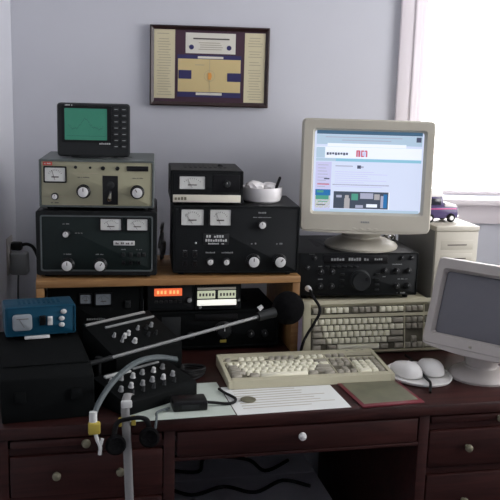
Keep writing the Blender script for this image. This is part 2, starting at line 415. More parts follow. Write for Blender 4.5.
# left amplifier ------------------------------------------------------------
t = rig('amplifier', 'dark green-black amplifier on the left of the shelf, under the tan box', 'amplifier',
        (.172, 2.275, ST), .315, .180, .27, M['black'], M['darkgreen'], rz=-6, inset=.014)
w, h = .315, .172
def fx(f): return (f-.5)*w
def fz(f): return .008+f*h
bm = nb(); loft(bm, [rr(w-.026, h-.026, .006, .001, 0, .094), rr(w-.022, h-.022, .006, -.001, 0, .094), rr(w-.030, h-.030, .005, -.001, 0, .094), rr(w-.030, h-.030, .005, .002, 0, .094)], False, False)
obj('panel_trim', bm, M['trimgrey'], t)
meter(t, fx(.615), fz(.80), .002, .053, .030, 'meterface', -.5); meter(t, fx(.835), fz(.80), .002, .053, .030, 'meterface', -.6)
knob(t, fx(.245), fz(.645), .002, .0095, 'silver'); knob(t, fx(.255), fz(.165), .002, .0165, 'silver'); knob(t, fx(.525), fz(.165), .002, .0165, 'silver', turn=.6)
bm = nb(); box(bm, (fx(.725), .000, fz(.51)), (.056, .004, .012), .001); bd = obj('badge', bm, M['silver'], t)
marks(bd, -.0024, [(fx(.725), fz(.51), .046, .005)], 'ink', 'badge_lettering')
for f in (.72, .78, .85, .89): rocker(t, fx(f), fz(.33), .002, .009, .011, 'charcoal')
for f in (.72, .78, .85): rocker(t, fx(f), fz(.20), .002, .009, .011, 'blackshine')
marks(t, .0018, [(fx(.245), fz(.80), .018, .003), (fx(.255), fz(.33), .02, .003), (fx(.525), fz(.33), .024, .003), (fx(.72), fz(.41), .012, .0025), (fx(.85), fz(.41), .014, .0025), (fx(.35), fz(.66), .02, .0025)], 'lettergrey')

# tan linear amplifier ------------------------------------------------------
t = rig('linear_amplifier', 'tan fronted box with lever switch on the left amplifier, carrying the green screen', 'amplifier',
        (.174, 2.287, ST+.180), .297, .133, .25, M['greencase'], M['tan'], rz=-6, inset=.005, r=.003)
w, h = .297, .125
def px_(x): return ((x-40.)/114.-.5)*w
def pz_(z): return .008+(206.-z)/48.*h
bm = nb(); b2(bm, px_(44), px_(53), .001, .003, pz_(164), pz_(160.5), .0004); lg = obj('badge', bm, M['red'], t)
marks(lg, .0008, [(px_(48.5), pz_(162.2), .016, .003)], 'lettering', 'badge_lettering')
meter(t, px_(55.8), pz_(173), .002, .052, .036, 'meterface', -.3)
knob(t, px_(55.3), pz_(195), .002, .0085, 'silver'); knob(t, px_(83.6), pz_(189.6), .002, .0165, 'silver'); knob(t, px_(137.2), pz_(189.6), .002, .0165, 'silver', turn=-.5)
bm = nb(); b2(bm, px_(102.5), px_(117.8), .0006, .003, pz_(203), pz_(173.5), .001); lv = obj('lever_plate', bm, M['blackshine'], t)
bm = nb(); cyl(bm, (px_(110.5), .001, pz_(190)), (px_(109.5), -.022, pz_(197)), .0035, .0055, 14); lathe(bm, [(.010, 0), (.010, .003), (.006, .005)], (px_(110.5), .001, pz_(183)), (0, -1, 0), 18, 1)
obj('lever', bm, [M['chrome'], M['charcoal']], lv)
for x, z, r in ((76, 165.4, .0035), (90.4, 165.6, .0025), (103, 166, .0045), (117.4, 166, .0045)):
    bm = nb(); lathe(bm, [(r*1.2, 0), (r*1.2, .003), (r*.8, .004)], (px_(x), .002, pz_(z)), (0, -1, 0), 14); obj('jack', bm, M['blackshine'], t)
bm = nb(); b2(bm, px_(126.5), px_(148.2), .000, .003, pz_(168.6), pz_(163.4), .001); obj('name_plate', bm, M['blackshine'], t)
for a_, b_, c_ in ((44, 68, 195.3), (62, 98, 203.3), (73, 98, 171.4)): sbox('panel_line', px_(a_), px_(b_), .0014, .0025, pz_(c_+.25), pz_(c_-.25), M['inkgrey'], t)
marks(t, .0016, [(px_(83.6), pz_(175.5), .03, .0025), (px_(137), pz_(175.5), .03, .0025), (px_(55), pz_(201.5), .02, .0025)], 'ink')

# fish-finder style display --------------------------------------------------
FF = ST+.180+.133
t = thing('sonar_display', 'charcoal keypad display with green screen standing on the tan fronted box', 'display', (.170, 2.345, FF), -6)
w, h = .190, .140
bm = nb(); lathe(bm, [(.045, 0), (.045, .004), (.04, .007)], (0, .035, 0), n=24, sx=1.4); obj('base', bm, M['charcoal'], t)
bm = nb()
loft(bm, [rr(w*.8, h*.75, .012, .075, 0, h/2+.004), rr(w-.008, h-.008, .010, .035, 0, h/2+.004), rr(w, h, .009, .024, 0, h/2+.004), rr(w, h, .009, .005, 0, h/2+.004), rr(w-.006, h-.006, .008, 0, 0, h/2+.004)])
body = obj('case', bm, M['charcoal'], t)
def sx_(x): return (x-230.)/280.*w
def sz_(z): return .004+(248.-z)/198.*h
bm = nb()
o1 = rr(sx_(300)-sx_(108), sz_(60)-sz_(195), .004, -.002, (sx_(300)+sx_(108))/2, (sz_(60)+sz_(195))/2)
o2 = rr(sx_(282)-sx_(119), sz_(69)-sz_(186), .002, -.002, (sx_(282)+sx_(119))/2, (sz_(69)+sz_(186))/2)
o3 = [p+Vector((0, .004, 0)) for p in o2]; o0 = [p+Vector((0, .003, 0)) for p in o1]
loft(bm, [o0, o1, o2, o3], False, False); obj('screen_bezel', bm, M['blackshine'], t)
bm = nb(); b2(bm, sx_(119), sx_(282), -.0005, .001, sz_(186), sz_(69)); sc = obj('screen', bm, M['lcd'], t)
bm = nb(); pr = None
for i in range(46):
    f = i/45; x = sx_(135+f*130); z = sz_(135+10*math.sin(f*9)-18*math.exp(-((f-.45)/.12)**2)+random.uniform(-4, 4)); b2(bm, x-.0008, x+.0008, -.0010, -.0004, z-.001, z+.002)
b2(bm, sx_(125), sx_(277), -.0010, -.0004, sz_(172), sz_(170)); obj('screen_trace', bm, M['lcdline'], sc)
for c in range(2):
    for r_ in range(7):
        bm = nb(); box(bm, (sx_(317+c*30), -.001, sz_(70+r_*23)), (.013, .005, .0085), .0018); kb_ = obj('button', bm, M['charcoal'], t)
        bm = nb(); b2(bm, sx_(317+c*30)-.0045, sx_(317+c*30)+.0045, -.0042, -.0034, sz_(70+r_*23)-.0012, sz_(70+r_*23)+.0012); obj('button_marking', bm, M['lettergrey'], kb_)
marks(t, -.0004, [(sx_(135), sz_(58), .02, .0035)], 'lettering'); marks(t, -.0004, [(sx_(273), sz_(198), .03, .005)], 'lettering')

# right amplifier ------------------------------------------------------------
t = rig('amplifier', 'wide black amplifier on the right of the shelf, under the white bowl', 'amplifier',
        (.551, 2.268, ST), .347, .194, .230, M['black'], M['blackpanel'], rz=-5, inset=.004, r=.004)
w, h = .347, .186
def qx(x): return ((x-80.)/390.-.5)*w
def qz(z): return .008+(385.-z)/205.*h
meter(t, qx(139), qz(215), .002, .060, .043, 'meterface', -.6); meter(t, qx(224), qz(215), .002, .056, .043, 'meterface', -.4)
knob(t, qx(352), qz(236), .002, .0115, 'silver'); knob(t, qx(328), qz(347), .002, .0180, 'silver'); knob(t, qx(410), qz(347), .002, .0180, 'silver', turn=.7)
knob(t, qx(195), qz(350), .002, .0095, 'silver', turn=.3); knob(t, qx(245), qz(350), .002, .0095, 'silver', turn=-.3)
bm = nb(); box(bm, (qx(212), .001, qz(281)), (.070, .004, .030), .001); bd = obj('name_plate', bm, M['charcoal'], t)
marks(bd, -.0012, [(qx(212), qz(272), .056, .007), (qx(212), qz(284), .060, .007), (qx(212), qz(294), .044, .004)], 'lettering', 'badge_lettering')
for x in (118, 148):
    for z in (328, 355): rocker(t, qx(x), qz(z), .002, .012, .015)
bm = nb(); lathe(bm, [(.003, 0), (.003, .002), (.001, .004)], (qx(150), .002, qz(293)), (0, -1, 0), 12); obj('pilot_lamp', bm, M['lettering'], t)
marks(t, .0018, [(qx(352), qz(200), .022, .0045), (qx(352), qz(214), .05, .0025), (qx(328), qz(294), .016, .0045), (qx(408), qz(294), .018, .0045), (qx(195), qz(322), .026, .004), (qx(245), qz(322), .036, .004), (qx(118), qz(316), .012, .0025), (qx(148), qz(316), .012, .0025)], 'lettergrey')

AT = ST+.194
# power meter on the right amplifier ----------------------------------------
t = rig('power_meter', 'small black meter box with cream strip, on top of the right amplifier', 'meter',
        (.470, 2.287, AT), .196, .094, .205, M['black'], M['blackpanel'], rz=-5, inset=.005, r=.004, fh=.006)
def mx_(x): return ((x-75.)/225.-.5)*.190
def mz_(z): return .006+(165.-z)/100.*.084
meter(t, mx_(140), mz_(100), .002, .068, .034, 'meterface', -.5)
bm = nb(); b2(bm, mx_(206), mx_(292), .0005, .003, mz_(131), mz_(74), .001); wp = obj('dark_window', bm, M['blackshine'], t)
knob(t, mx_(250), mz_(103), .001, .010, 'black')
bm = nb(); b2(bm, mx_(79), mx_(296), -.001, .004, mz_(163), mz_(139), .001); cs = obj('cream_strip', bm, M['cream'], t); cs['label'] = 'cream strip along the bottom of the front'
marks(cs, -.0014, [(mx_(103), mz_(151), .034, .008)], 'brass', 'badge_lettering')
bm = nb(); lathe(bm, [(.008, 0), (.008, .008), (.006, .011)], (.045, .11, .090), n=16); obj('top_button', bm, M['blackshine'], t)

# bowl -----------------------------------------------------------------------
bx, by = .645, 2.368
bm = nb(); lathe(bm, [(.046, 0), (.053, .005), (.0565, .018), (.0575, .034), (.0570, .042), (.0540, .042), (.050, .017), (.036, .006), (.002, .005)], (0, 0, 0), n=32)
tag(obj('bowl', bm, M['bowl'], None, (bx, by, AT)), 'small white china bowl on the right amplifier beside the power meter', 'bowl')
def crumple(name, loc, r, label, seed):
    random.seed(seed); bm = nb(); bmesh.ops.create_icosphere(bm, subdivisions=3, radius=r)
    for v in bm.verts: v.co *= 1+random.uniform(-.10, .10); v.co.z *= .62
    tag(obj(name, bm, M['tissue'], None, loc), label, 'tissue')
crumple('crumpled_tissue', (bx-.023, by-.004, AT+.042), .027, 'crumpled white tissue in the left side of the white bowl', 3)
crumple('crumpled_tissue', (bx+.024, by+.006, AT+.039), .024, 'crumpled white tissue in the right side of the white bowl, by the dark pen cap', 5)
bm = nb(); cyl(bm, (0, 0, 0), (.013, .004, .034), .0045, .004, 12); lathe(bm, [(.004, 0), (.002, .003)], (.013, .004, .034), (.35, .1, .9), 12)
tag(obj('pen_cap', bm, M['blackshine'], None, (bx+.036, by-.014, AT+.034)), 'dark pen cap sticking up from the right rim of the white bowl', 'pen cap')

# ------------------------------------------------------------------ gear under the shelf
t = rig('power_supply', 'dark power supply with two small grey meters under the left of the shelf', 'power supply', (.170, 2.30, DZ), .255, .192, .24, M['matte'], M['matte'])
meter(t, -.027, .185-.028, .002, .028, .024, 'metergrey', .2); meter(t, .020, .185-.030, .002, .040, .030, 'metergrey', -.3)
rocker(t, .085, .14, .002, .016, .02, 'charcoal'); marks(t, .0018, [(-.0, .10, .05, .005)], 'lettergrey')
t = rig('receiver', 'black receiver on the desk below the two small lit radios, under the shelf', 'receiver', (.505, 2.295, DZ), .360, .116, .25, M['matte'], M['matte'])
knob(t, .02, .06, .002, .022, 'black'); knob(t, -.07, .045, .002, .010, 'black'); knob(t, .10, .045, .002, .010, 'black'); knob(t, .14, .045, .002, .010, 'black')
bm = nb(); b2(bm, -.06, .06, .000, .003, .088, .105, .001); obj('display_window', bm, M['blackshine'], t)
bm = nb(); b2(bm, -.152, -.10, .000, .003, .03, .10, .001); obj('speaker_grille', bm, M['charcoal'], t)
bm = nb(); b2(bm, .012, .030, -.0005, .003, .022, .030, .001); obj('yellow_label', bm, M['yellow'], t)
RT = DZ+.116
t = rig('transceiver', 'compact black radio with a lit orange display just under the shelf', 'radio', (.375, 2.290, RT), .128, .080, .16, M['black'], M['blackpanel'], fh=.004, inset=.003, r=.003)
bm = nb(); b2(bm, -.046, .030, -.001, .003, .046, .067, .001); dsp = obj('display', bm, M['orangelcd'], t); dsp['label'] = 'lit orange display'
bm = nb()
for i, q in enumerate((-.036, -.026, -.016, -.002, .008, .018)): b2(bm, q-.003, q+.003, -.0014, -.0008, .052, .062)
obj('display_digits', bm, M['orangeseg'], dsp)
for i in range(6): rocker(t, -.040+i*.013, .030, .002, .009, .007, 'charcoal', 'button')
knob(t, .050, .034, .002, .008, 'grey')
t = rig('antenna_tuner', 'small black tuner with two lit meters and a white strip, right of the orange display', 'tuner', (.5075, 2.290, RT), .130, .076, .16, M['black'], M['blackpanel'], fh=.004, inset=.003, r=.003)
bm = nb(); b2(bm, -.058, .050, .000, .003, .061, .067, .0005); obj('top_strip', bm, M['cream'], t)
for xx in (-.033, .025):
    bm = nb(); b2(bm, xx-.025, xx+.025, -.001, .003, .036, .058, .001); dm = obj('meter', bm, M['litmeter'], t)
    bm = nb()
    for i in range(5): b2(bm, xx-.02+i*.009, xx-.015+i*.009, -.0015, -.0008, .043, .051)
    obj('meter_scale', bm, M['ink'], dm)
bm = nb(); b2(bm, -.058, .052, -.001, .003, .016, .032, .001); obj('lit_strip', bm, M['litwhite'], t)['label'] = 'bright white lit strip'
for xx in (-.05, .058):
    knob(t, xx, .012 if xx < 0 else .03, .002, .005, 'grey')

# books between the shelf leg and the standing keyboard
def book(loc, w, h, d, cover, label):
    t = thing('book', label, 'book', loc)
    bm = nb(); b2(bm, -w/2, -w/2+.0012, 0, d, 0, h); b2(bm, w/2-.0012, w/2, 0, d, 0, h); b2(bm, -w/2, w/2, 0, .0014, 0, h, .0005); obj('cover', bm, cover, t)
    bm = nb(); b2(bm, -w/2+.0013, w/2-.0013, .0015, d-.004, .003, h-.003); obj('pages', bm, M['paper'], t)
book((.7345, 2.215, DZ), .0085, .130, .18, M['spine'], 'thin lilac-white spine standing beside the pine shelf leg')

# ------------------------------------------------------------------ keyboards
U = .0180
ROWS = [  # (y units from front of key field, list of (x, width, dark?))
]
def layout():
    ks = []
    def row(y, x, ws, dark):
        for i, w_ in enumerate(ws):
            if w_ < 0: x += -w_; continue
            ks.append((x+w_/2, y, w_, dark[i] if isinstance(dark, (list, tuple)) else dark)); x += w_
    row(5.75, 0, [1, -1, 1, 1, 1, 1, -.5, 1, 1, 1, 1, -.5, 1, 1, 1, 1], [1, 0, 0, 0, 0, 0, 0, 1, 1, 1, 1, 0, 0, 0, 0, 0])
    row(4, 0, [1]*13+[2], [0]*13+[1])
    row(3, 0, [1.5]+[1]*12+[1.5], [1]+[0]*12+[0])
    row(2, 0, [1.75]+[1]*11+[2.25], [1]+[0]*11+[1])
    row(1, 0, [2.25]+[1]*10+[2.75], [1]+[0]*10+[1])
    row(0, 0, [1.5, -1, 1.5, 7, 1.5, -1, 1.5], [1, 0, 1, 0, 1, 0, 1])
    row(5.75, 15.25, [1, 1, 1], 1); row(4, 15.25, [1, 1, 1], 1); row(3, 15.25, [1, 1, 1], 1); row(1, 16.25, [1], 1); row(0, 15.25, [1, 1, 1], 1)
    row(4, 18.5, [1, 1, 1, 1], [1, 1, 1, 1]); row(3, 18.5, [1, 1, 1], 0); row(2, 18.5, [1, 1, 1], 0); row(1, 18.5, [1, 1, 1], 0); row(0, 18.5, [2, 1], 0)
    ks.append((22, 2.5, 'tall', 1)); ks.append((22, .5, 'tall', 1))
    return ks
_key = {}
def key_mesh(w_, dark):
    k = (w_, dark)
    if k not in _key:
        sw, sd = (1, 2) if w_ == 'tall' else (w_, 1)
        bm = nb(); a, b = sw*U/2-.0010, sd*U/2-.0010
        def rg(ix, iy, z): return [Vector(p) for p in ((-a+ix, -b+iy, z), (a-ix, -b+iy, z), (a-ix, b-iy, z), (-a+ix, b-iy, z))]
        loft(bm, [rg(0, 0, 0), rg(.0004, .0004, .002), rg(.0021, .0020, .0088), rg(.0032, .0032, .0095)])
        _key[k] = mesh('key', bm, M['keydark'] if dark else M['keylight'], 50)
    return _key[k]
def keyboard(label, loc, rz, rx, W, Dp, front, top, hf, hb, group=None, rot=None):
    """front/top = margins before and behind the key field; hf, hb = body height at front and back"""
    t = thing('keyboard', label, 'keyboard', loc, rz, group, rx)
    if rot: t.rotation_euler = rot
    KW = 22.5*U; KD = 6.25*U; sl = math.atan((hb-hf)/Dp)
    y0, y1 = front, front+KD+U*.6
    def zt(y): return hf+(hb-hf)*y/Dp
    bm = nb()
    prism(bm, [(0, 0), (Dp, 0), (Dp, hb), (Dp-.01, hb+.001), (y1+.004, zt(y1)+.001), (y1, zt(y1)-.006), (y0-.002, zt(y0)-.006), (y0-.006, zt(y0)+.001), (.004, hf+.001)], -KW/2-.004, KW/2+.004, bev=0)
    for s in (-1, 1):
        prism(bm, [(0, 0), (Dp, 0), (Dp, hb), (Dp-.01, hb+.001), (.004, hf+.001)], s*(KW/2+.004), s*W/2, bev=.0015)
    for xu in (15.125, 18.375):   # ridges between key blocks
        xx = xu*U-KW/2; prism(bm, [(y0-.002, zt(y0)-.007), (y1, zt(y1)-.007), (y1, zt(y1)+.0005), (y0-.002, zt(y0)+.0005)], xx-.0016, xx+.0016)
    yy = y0+5.12*U; prism(bm, [(yy, zt(yy)-.007), (yy+.009, zt(yy)-.007), (yy+.009, zt(yy)+.001), (yy, zt(yy)+.001)], -KW/2-.004, KW/2+.004)
    obj('body', bm, M['beige'], t)
    bm = nb(); prism(bm, [(y0-.001, zt(y0)-.0060), (y1-.001, zt(y1)-.0060), (y1-.001, zt(y1)-.0050), (y0-.001, zt(y0)-.0050)], -KW/2-.003, KW/2+.003); obj('key_well', bm, M['well'], t)
    if True:
        bm = nb()
        for i in range(3):
            xx = (19.2+i*1.2)*U-KW/2; ye = Dp-.012; b2(bm, xx-.004, xx+.004, ye-.002, ye+.002, zt(ye)-.002, zt(ye)+.0022)
        obj('indicator_lights', bm, M['keydark'], t)
    for x, y, w_, dk in layout():
        if w_ == 'tall': yy = y0+(y+.5)*U; m = key_mesh('tall', dk)
        elif y == 'tall': continue
        else: yy = y0+(y+.5)*U; m = key_mesh(w_, dk)
        link('key', m, t, (x*U-KW/2, yy, zt(yy)-.0050), (sl, 0, 0))
    return t
# fix the two tall numpad keys: (x, y, 'tall', dark)
keyboard('beige keyboard lying flat along the front of the desk', (.675, 1.936, DZ+.002), .0, 0, .434, .184, .028, .036, .018, .030)
keyboard('beige keyboard standing on edge against the beige computer, below the black transceiver', (.960, 2.206, DZ), 0, 77, .456, .152, .012, .023, .016, .030)

# ------------------------------------------------------------------ desktop computer, transceiver, main monitor
t = thing('desktop_computer', 'flat beige desktop computer lying under the black transceiver, behind the standing keyboard', 'computer', (.934, 2.248, DZ))
bm = nb(); b2(bm, -.190, .194, .012, .315, .006, .140, .003); obj('case', bm, M['beige'], t)
bm = nb(); b2(bm, -.190, .194, 0, .014, .004, .141, .004); fp = obj('front_panel', bm, M['beigegrey'], t)
for z in (.055, .095): 
    bm = nb(); b2(bm, .04, .18, -.002, .002, z-.016, z+.016, .001); obj('drive_bay', bm, M['beige'], t)
feet(t, .39, .3, .006)
CT = DZ+.141
t = rig('hf_transceiver', 'wide black transceiver covered in knobs and buttons, under the lit monitor base', 'radio', (.914, 2.276, CT), .352, .136, .28, M['black'], M['blackpanel'], rz=-4, fh=.012, inset=.003, r=.004)
w, h = .352, .124
def tx(x): return ((x-75.)/375.-.5)*w
def tz(z): return .012+(215.-z)/130.*h
bm = nb(); b2(bm, tx(152), tx(352), -.001, .003, tz(117), tz(91), .001); dw = obj('display_window', bm, M['blackshine'], t)
marks(dw, -.0014, [(tx(195), tz(104), .04, .008), (tx(260), tz(104), .06, .008), (tx(325), tz(104), .03, .006)], 'lettergrey', 'display_digits')
bm = nb(); lathe(bm, [(.030, 0), (.031, .003), (.028, .006), (.027, .020), (.025, .023), (.018, .0225), (.002, .0215)], (tx(268), .002, tz(168)), (0, -1, 0), 36); tk = obj('tuning_knob', bm, M['charcoal'], t)
bm = nb(); lathe(bm, [(.0055, 0), (.0055, .001), (.002, .0016)], (tx(268)+.014, -.0205, tz(168)+.008), (0, -1, 0), 14); obj('finger_dimple', bm, M['blackshine'], tk)
for x, z, r in ((145, 142, .0085), (180, 142, .0085), (145, 186, .0085), (180, 186, .0085), (345, 140, .008), (382, 140, .0085), (420, 140, .0085), (385, 186, .0085), (420, 186, .0085), (125, 100, .006), (396, 100, .006), (427, 100, .006), (105, 130, .006)):
    knob(t, tx(x), tz(z), .002, r, 'black')
for i in range(6):
    rocker(t, tx(165+i*18), tz(127), .002, .012, .005, 'charcoal', 'button')
for i in range(4): rocker(t, tx(322), tz(150+i*16), .002, .014, .006, 'charcoal', 'button')
for i in range(3): rocker(t, tx(212), tz(150+i*18), .002, .014, .006, 'charcoal', 'button')
marks(t, .0016, [(tx(145), tz(126), .014, .0028), (tx(145), tz(165), .014, .0028), (tx(382), tz(120), .03, .0028), (tx(402), tz(165), .03, .0028), (tx(115), tz(88), .02, .003), (tx(402), tz(208), .03, .004), (tx(345), tz(158), .012, .0028)], 'lettergrey')
# mic plug and cord
t = thing('microphone_cable', 'black cord with a bright plug drooping from the black transceiver past the standing keyboard', 'cord', (.786, 2.27, .935))
jx, jz = tx(103)+.912, tz(188)+CT
bm = nb(); lathe(bm, [(.0085, 0), (.0085, .008), (.007, .010), (.006, .022), (.004, .026)], (jx-.786, .001, jz-.935), (0, -1, 0), 18); obj('plug', bm, M['silver'], t)
bm = nb(); tube(bm, [(jx-.786, -.022, jz-.935), (jx-.786-.002, -.055, jz-.935-.008), (-.012, -.086, -.035), (-.030, -.096, -.070), (-.048, -.096, -.100), (-.060, -.094, -.130), (-.066, -.090, -.170)], .0042, 8); obj('cord', bm, M['rubber'], t)

TT = CT+.136
# screen page drawing, coordinates in photograph-crop units over the screen rectangle
def crt(name, label, loc, rz, W, H, ins, bezel, off=(0, 0), tilt=0., depth=.36, chin=0., stand=.0, base_r=.105, screen=None, bulge=.004, base_off=.11, bez=None):
    """CRT monitor. loc = base centre. ins=(left,right,top,bottom) bezel widths. stand = clearance below the bezel"""
    t = thing(name, label, 'monitor', loc, rz)
    # tilting head: all in head coords then rotated
    Rm = Matrix.Translation((off[0], -base_off, stand)) @ Matrix.Rotation(-tilt, 4, 'X')
    l, r_, tp, bt = ins
    def place(bm): bmesh.ops.transform(bm, matrix=Rm, verts=bm.verts[:])
    bm = nb(); sw, shh = W-l-r_, H-tp-bt; scx, scz = (l-r_)/2, bt+shh/2
    loft(bm, [rr(W-.006, H-.006, .012, .055, 0, H/2), rr(W, H, .014, .050, 0, H/2), rr(W, H, .014, .006, 0, H/2), rr(W-.008, H-.008, .012, 0, 0, H/2),
              rr(sw+.012, shh+.012, .008, .001, scx, scz), rr(sw, shh, .008, .012, scx, scz), rr(sw, shh, .008, .020, scx, scz)], False, False)
    if chin: # chin swelling at the bottom of the bezel
        n = 14
        rings = [[Vector((-W/2*.96+W*.96*i/n, y, -chin*math.sin(PI*i/n)**.6+z)) for i in range(n+1)]+[Vector((W/2*.96-W*.96*i/n, y, .012)) for i in range(n+1)] for y, z in ((.002, .001), (.045, 0))]
        loft(bm, rings)
    place(bm); obj('bezel', bm, bezel, t)
    bm = nb(); loft(bm, [rr(W-.010, H-.010, .014, .052, 0, H/2), rr(W-.03, H-.03, .02, .10, 0, H/2), rr(W*.80, H*.80, .03, depth*.52, 0, H*.50), rr(W*.58, H*.62, .03, depth*.95, 0, H*.50), rr(W*.52, H*.56, .03, depth, 0, H*.50)])
    for i in range(10):
        xx = (i-4.5)*W*.05; b2(bm, xx-W*.014, xx+W*.014, .11, depth*.45, H-.029, H-.022)
    place(bm); obj('rear_housing', bm, bezel, t)
    bm = nb(); n = 12
    vs = [[bm.verts.new((scx-sw/2+sw*i/n, .018-bulge*(1-(2*i/n-1)**2)*(1-(2*j/n-1)**2)**.5-bulge*.3*(1-(2*j/n-1)**2), scz-shh/2+shh*j/n)) for i in range(n+1)] for j in range(n+1)]
    for j in range(n):
        for i in range(n): bm.faces.new((vs[j][i], vs[j][i+1], vs[j+1][i+1], vs[j+1][i]))
    rim = [vs[0][i] for i in range(n+1)]
    place(bm); sc_ = obj('screen', bm, screen, t, ang=180)
    # stand
    bm = nb(); lathe(bm, [(base_r, 0), (base_r*1.02, .006), (base_r*.97, .013), (base_r*.72, .024), (base_r*.52, .029), (base_r*.50, .034)], (0, 0, 0), n=44, sx=1.0); obj('base', bm, bezel, t)
    bm = nb(); lathe(bm, [(base_r*.50, .030), (base_r*.62, stand*.72), (base_r*.78, stand+.010), (base_r*.7, stand+.03)], (0, .004, 0), n=32); obj('swivel_neck', bm, bezel, t)
    return t, Rm, (scx, scz, sw, shh), sc_
MW, MH = .366, .312
mt, Rm, (scx, scz, sw, shh), scr = crt('crt_monitor', 'large beige monitor showing a lit web page, standing on the black transceiver', (.958, 2.384, TT), -12, MW, MH, (.034, .028, .032, .054), M['moncase'], off=(-.008, 0), tilt=R(2), depth=.32, stand=.062, chin=.006, base_r=.106, screen=P['page'], bulge=.0, base_off=.122)
bm = nb()
def pg(x0, x1, y0, y1, mi, lay=1):
    # screen-fraction rectangle (x right, y down), a printed region of the glowing picture
    q = .018-.0007*lay
    b2(bm, scx-sw/2+sw*x0, scx-sw/2+sw*x1, q-.0003, q+.0003, scz+shh/2-shh*y1, scz+shh/2-shh*y0, 0, mi)
PK = list(P)
def pm(k): return PK.index(k)
pg(.02, .985, .00, .045, pm('title')); pg(.02, .985, .05, .17, pm('bar')); pg(.10, .80, .075, .085, pm('grey'), 2); pg(.25, .70, .11, .12, pm('grey'), 2)
pg(.12, .84, .155, .195, pm('white'), 2); pg(.93, .975, .06, .12, pm('dark'), 2)
pg(.02, .985, .20, .335, pm('white')); pg(.02, .10, .205, .335, pm('bar'), 2)
for i in range(8): pg(.115+i*.025, .134+i*.025, .268, .300-(i % 3)*.004, pm('dark'), 3)
pg(.37, .50, .215, .330, pm('white'), 2); pg(.385, .48, .235, .315, pm('side'), 2)
for x0, x1, y0, y1 in ((.385, .398, .235, .315), (.398, .42, .235, .25), (.405, .42, .25, .315), (.43, .455, .235, .25), (.43, .44, .235, .315), (.43, .455, .30, .315), (.462, .485, .235, .25), (.475, .487, .25, .315)): pg(x0, x1, y0, y1, pm('red'), 3)
pg(.10, .985, .34, .375, pm('teal')); pg(.02, .20, .34, .375, pm('bar'), 2)
pg(.02, .165, .385, .985, pm('side'))
for i in range(8): pg(.04, .04+random.uniform(.05, .11), .42+i*.038, .428+i*.038, pm('grey'), 2)
pg(.10, .15, .585, .60, pm('dark'), 2); pg(.04, .15, .655, .667, pm('red'), 2)
pg(.20, .36, .425, .438, pm('grey')); pg(.40, .435, .42, .46, pm('dark'))
pg(.43, .46, .43, .45, pm('grey'))
for i in range(8): pg(.20, random.uniform(.45, .72), .50+i*.026, .506+i*.026, pm('side'))
pg(.18, .70, .655, .668, pm('grey'))
pg(.025, .165, .725, .955, pm('yell')); pg(.025, .165, .725, .80, pm('blue'), 2); pg(.03, .15, .80, .85, pm('green'), 2); pg(.04, .10, .74, .765, pm('green'), 3); pg(.05, .14, .87, .88, pm('green'), 3); pg(.04, .12, .91, .92, pm('dark'), 3)
pg(.195, .70, .745, .955, pm('photo')); pg(.70, .71, .745, .955, pm('white'))
for x0, x1, y0, y1, k in ((.22, .27, .79, .82, 'grey'), (.295, .345, .83, .955, 'photolight'), (.30, .335, .79, .84, 'photolight'), (.36, .42, .77, .85, 'green'), (.44, .56, .76, .83, 'grey'), (.57, .62, .77, .84, 'photolight'), (.50, .60, .895, .935, 'white'), (.40, .47, .91, .945, 'grey'), (.63, .655, .79, .94, 'grey'), (.655, .69, .77, .94, 'blue')): pg(x0, x1, y0, y1, pm(k), 2)
pg(.02, .985, .965, 1.0, pm('bar'))
bmesh.ops.transform(bm, matrix=Rm, verts=bm.verts[:]); obj('web_page', bm, [P[k] for k in PK], scr)
bm = nb()
for i in range(5): b2(bm, -.012+i*.005, -.0085+i*.005, -.0008, .0004, .026, .031)
bmesh.ops.transform(bm, matrix=Rm, verts=bm.verts[:]); obj('badge_lettering', bm, M['lettergrey'], mt)
for i in range(4):
    bm = nb(); box(bm, (-.03+i*.02, .002, .010), (.010, .006, .004), .001); bmesh.ops.transform(bm, matrix=Rm, verts=bm.verts[:]); obj('button', bm, M['moncase'], mt)
# small shiny crumpled bag on the transceiver behind the monitor base
random.seed(11); bm = nb(); bmesh.ops.create_icosphere(bm, subdivisions=3, radius=.018)
for v in bm.verts: v.co *= 1+random.uniform(-.18, .18)
tag(obj('cellophane_wrapper', bm, M['chrome'], None, (1.068, 2.43, TT+.0195)), 'small crumpled shiny wrapper behind the right of the lit monitor base', 'wrapper')

# ------------------------------------------------------------------ tower, toy truck
TZ = 1.112
t = thing('tower_computer', 'slim beige tower computer by the window carrying the toy truck', 'computer', (1.212, 2.272, DZ))
H = TZ-DZ
bm = nb(); b2(bm, -.066, .066, .012, .285, .004, H-.016, .003); obj('case', bm, M['shadegrey'], t)['label'] = 'case with shade painted into its grey'  # case sides coloured greyer than the front to stand in for shade
bm = nb(); b2(bm, -.066, .066, 0, .014, .004, H-.016, .003); obj('front_panel', bm, M['moncase'], t)
bm = nb(); b2(bm, -.068, .068, -.002, .288, H-.016, H, .004); obj('top_cover', bm, M['moncase'], t)
for z in (H-.055, H-.095, H-.135):
    bm = nb(); b2(bm, -.050, .050, -.0008, .002, z-.014, z+.014, .0005); bay = obj('drive_bay', bm, M['moncase'], t)
    bm = nb(); b2(bm, -.030, .030, -.0015, -.0005, z-.0015, z+.0015); obj('drive_slot', bm, M['ink'], bay)
bm = nb(); lathe(bm, [(.007, 0), (.007, .003), (.005, .004)], (.03, .0, .08), (0, -1, 0), 16); obj('power_button', bm, M['keydark'], t)

t = thing('toy_truck', 'dark purple toy truck with white roof and hood on the slim beige tower', 'toy', (1.190, 2.375, TZ), 4)
def loftx(bm, secs, hw, mi=0, bev=.002): prism(bm, secs, -hw, hw, mi, bev)
bm = nb()
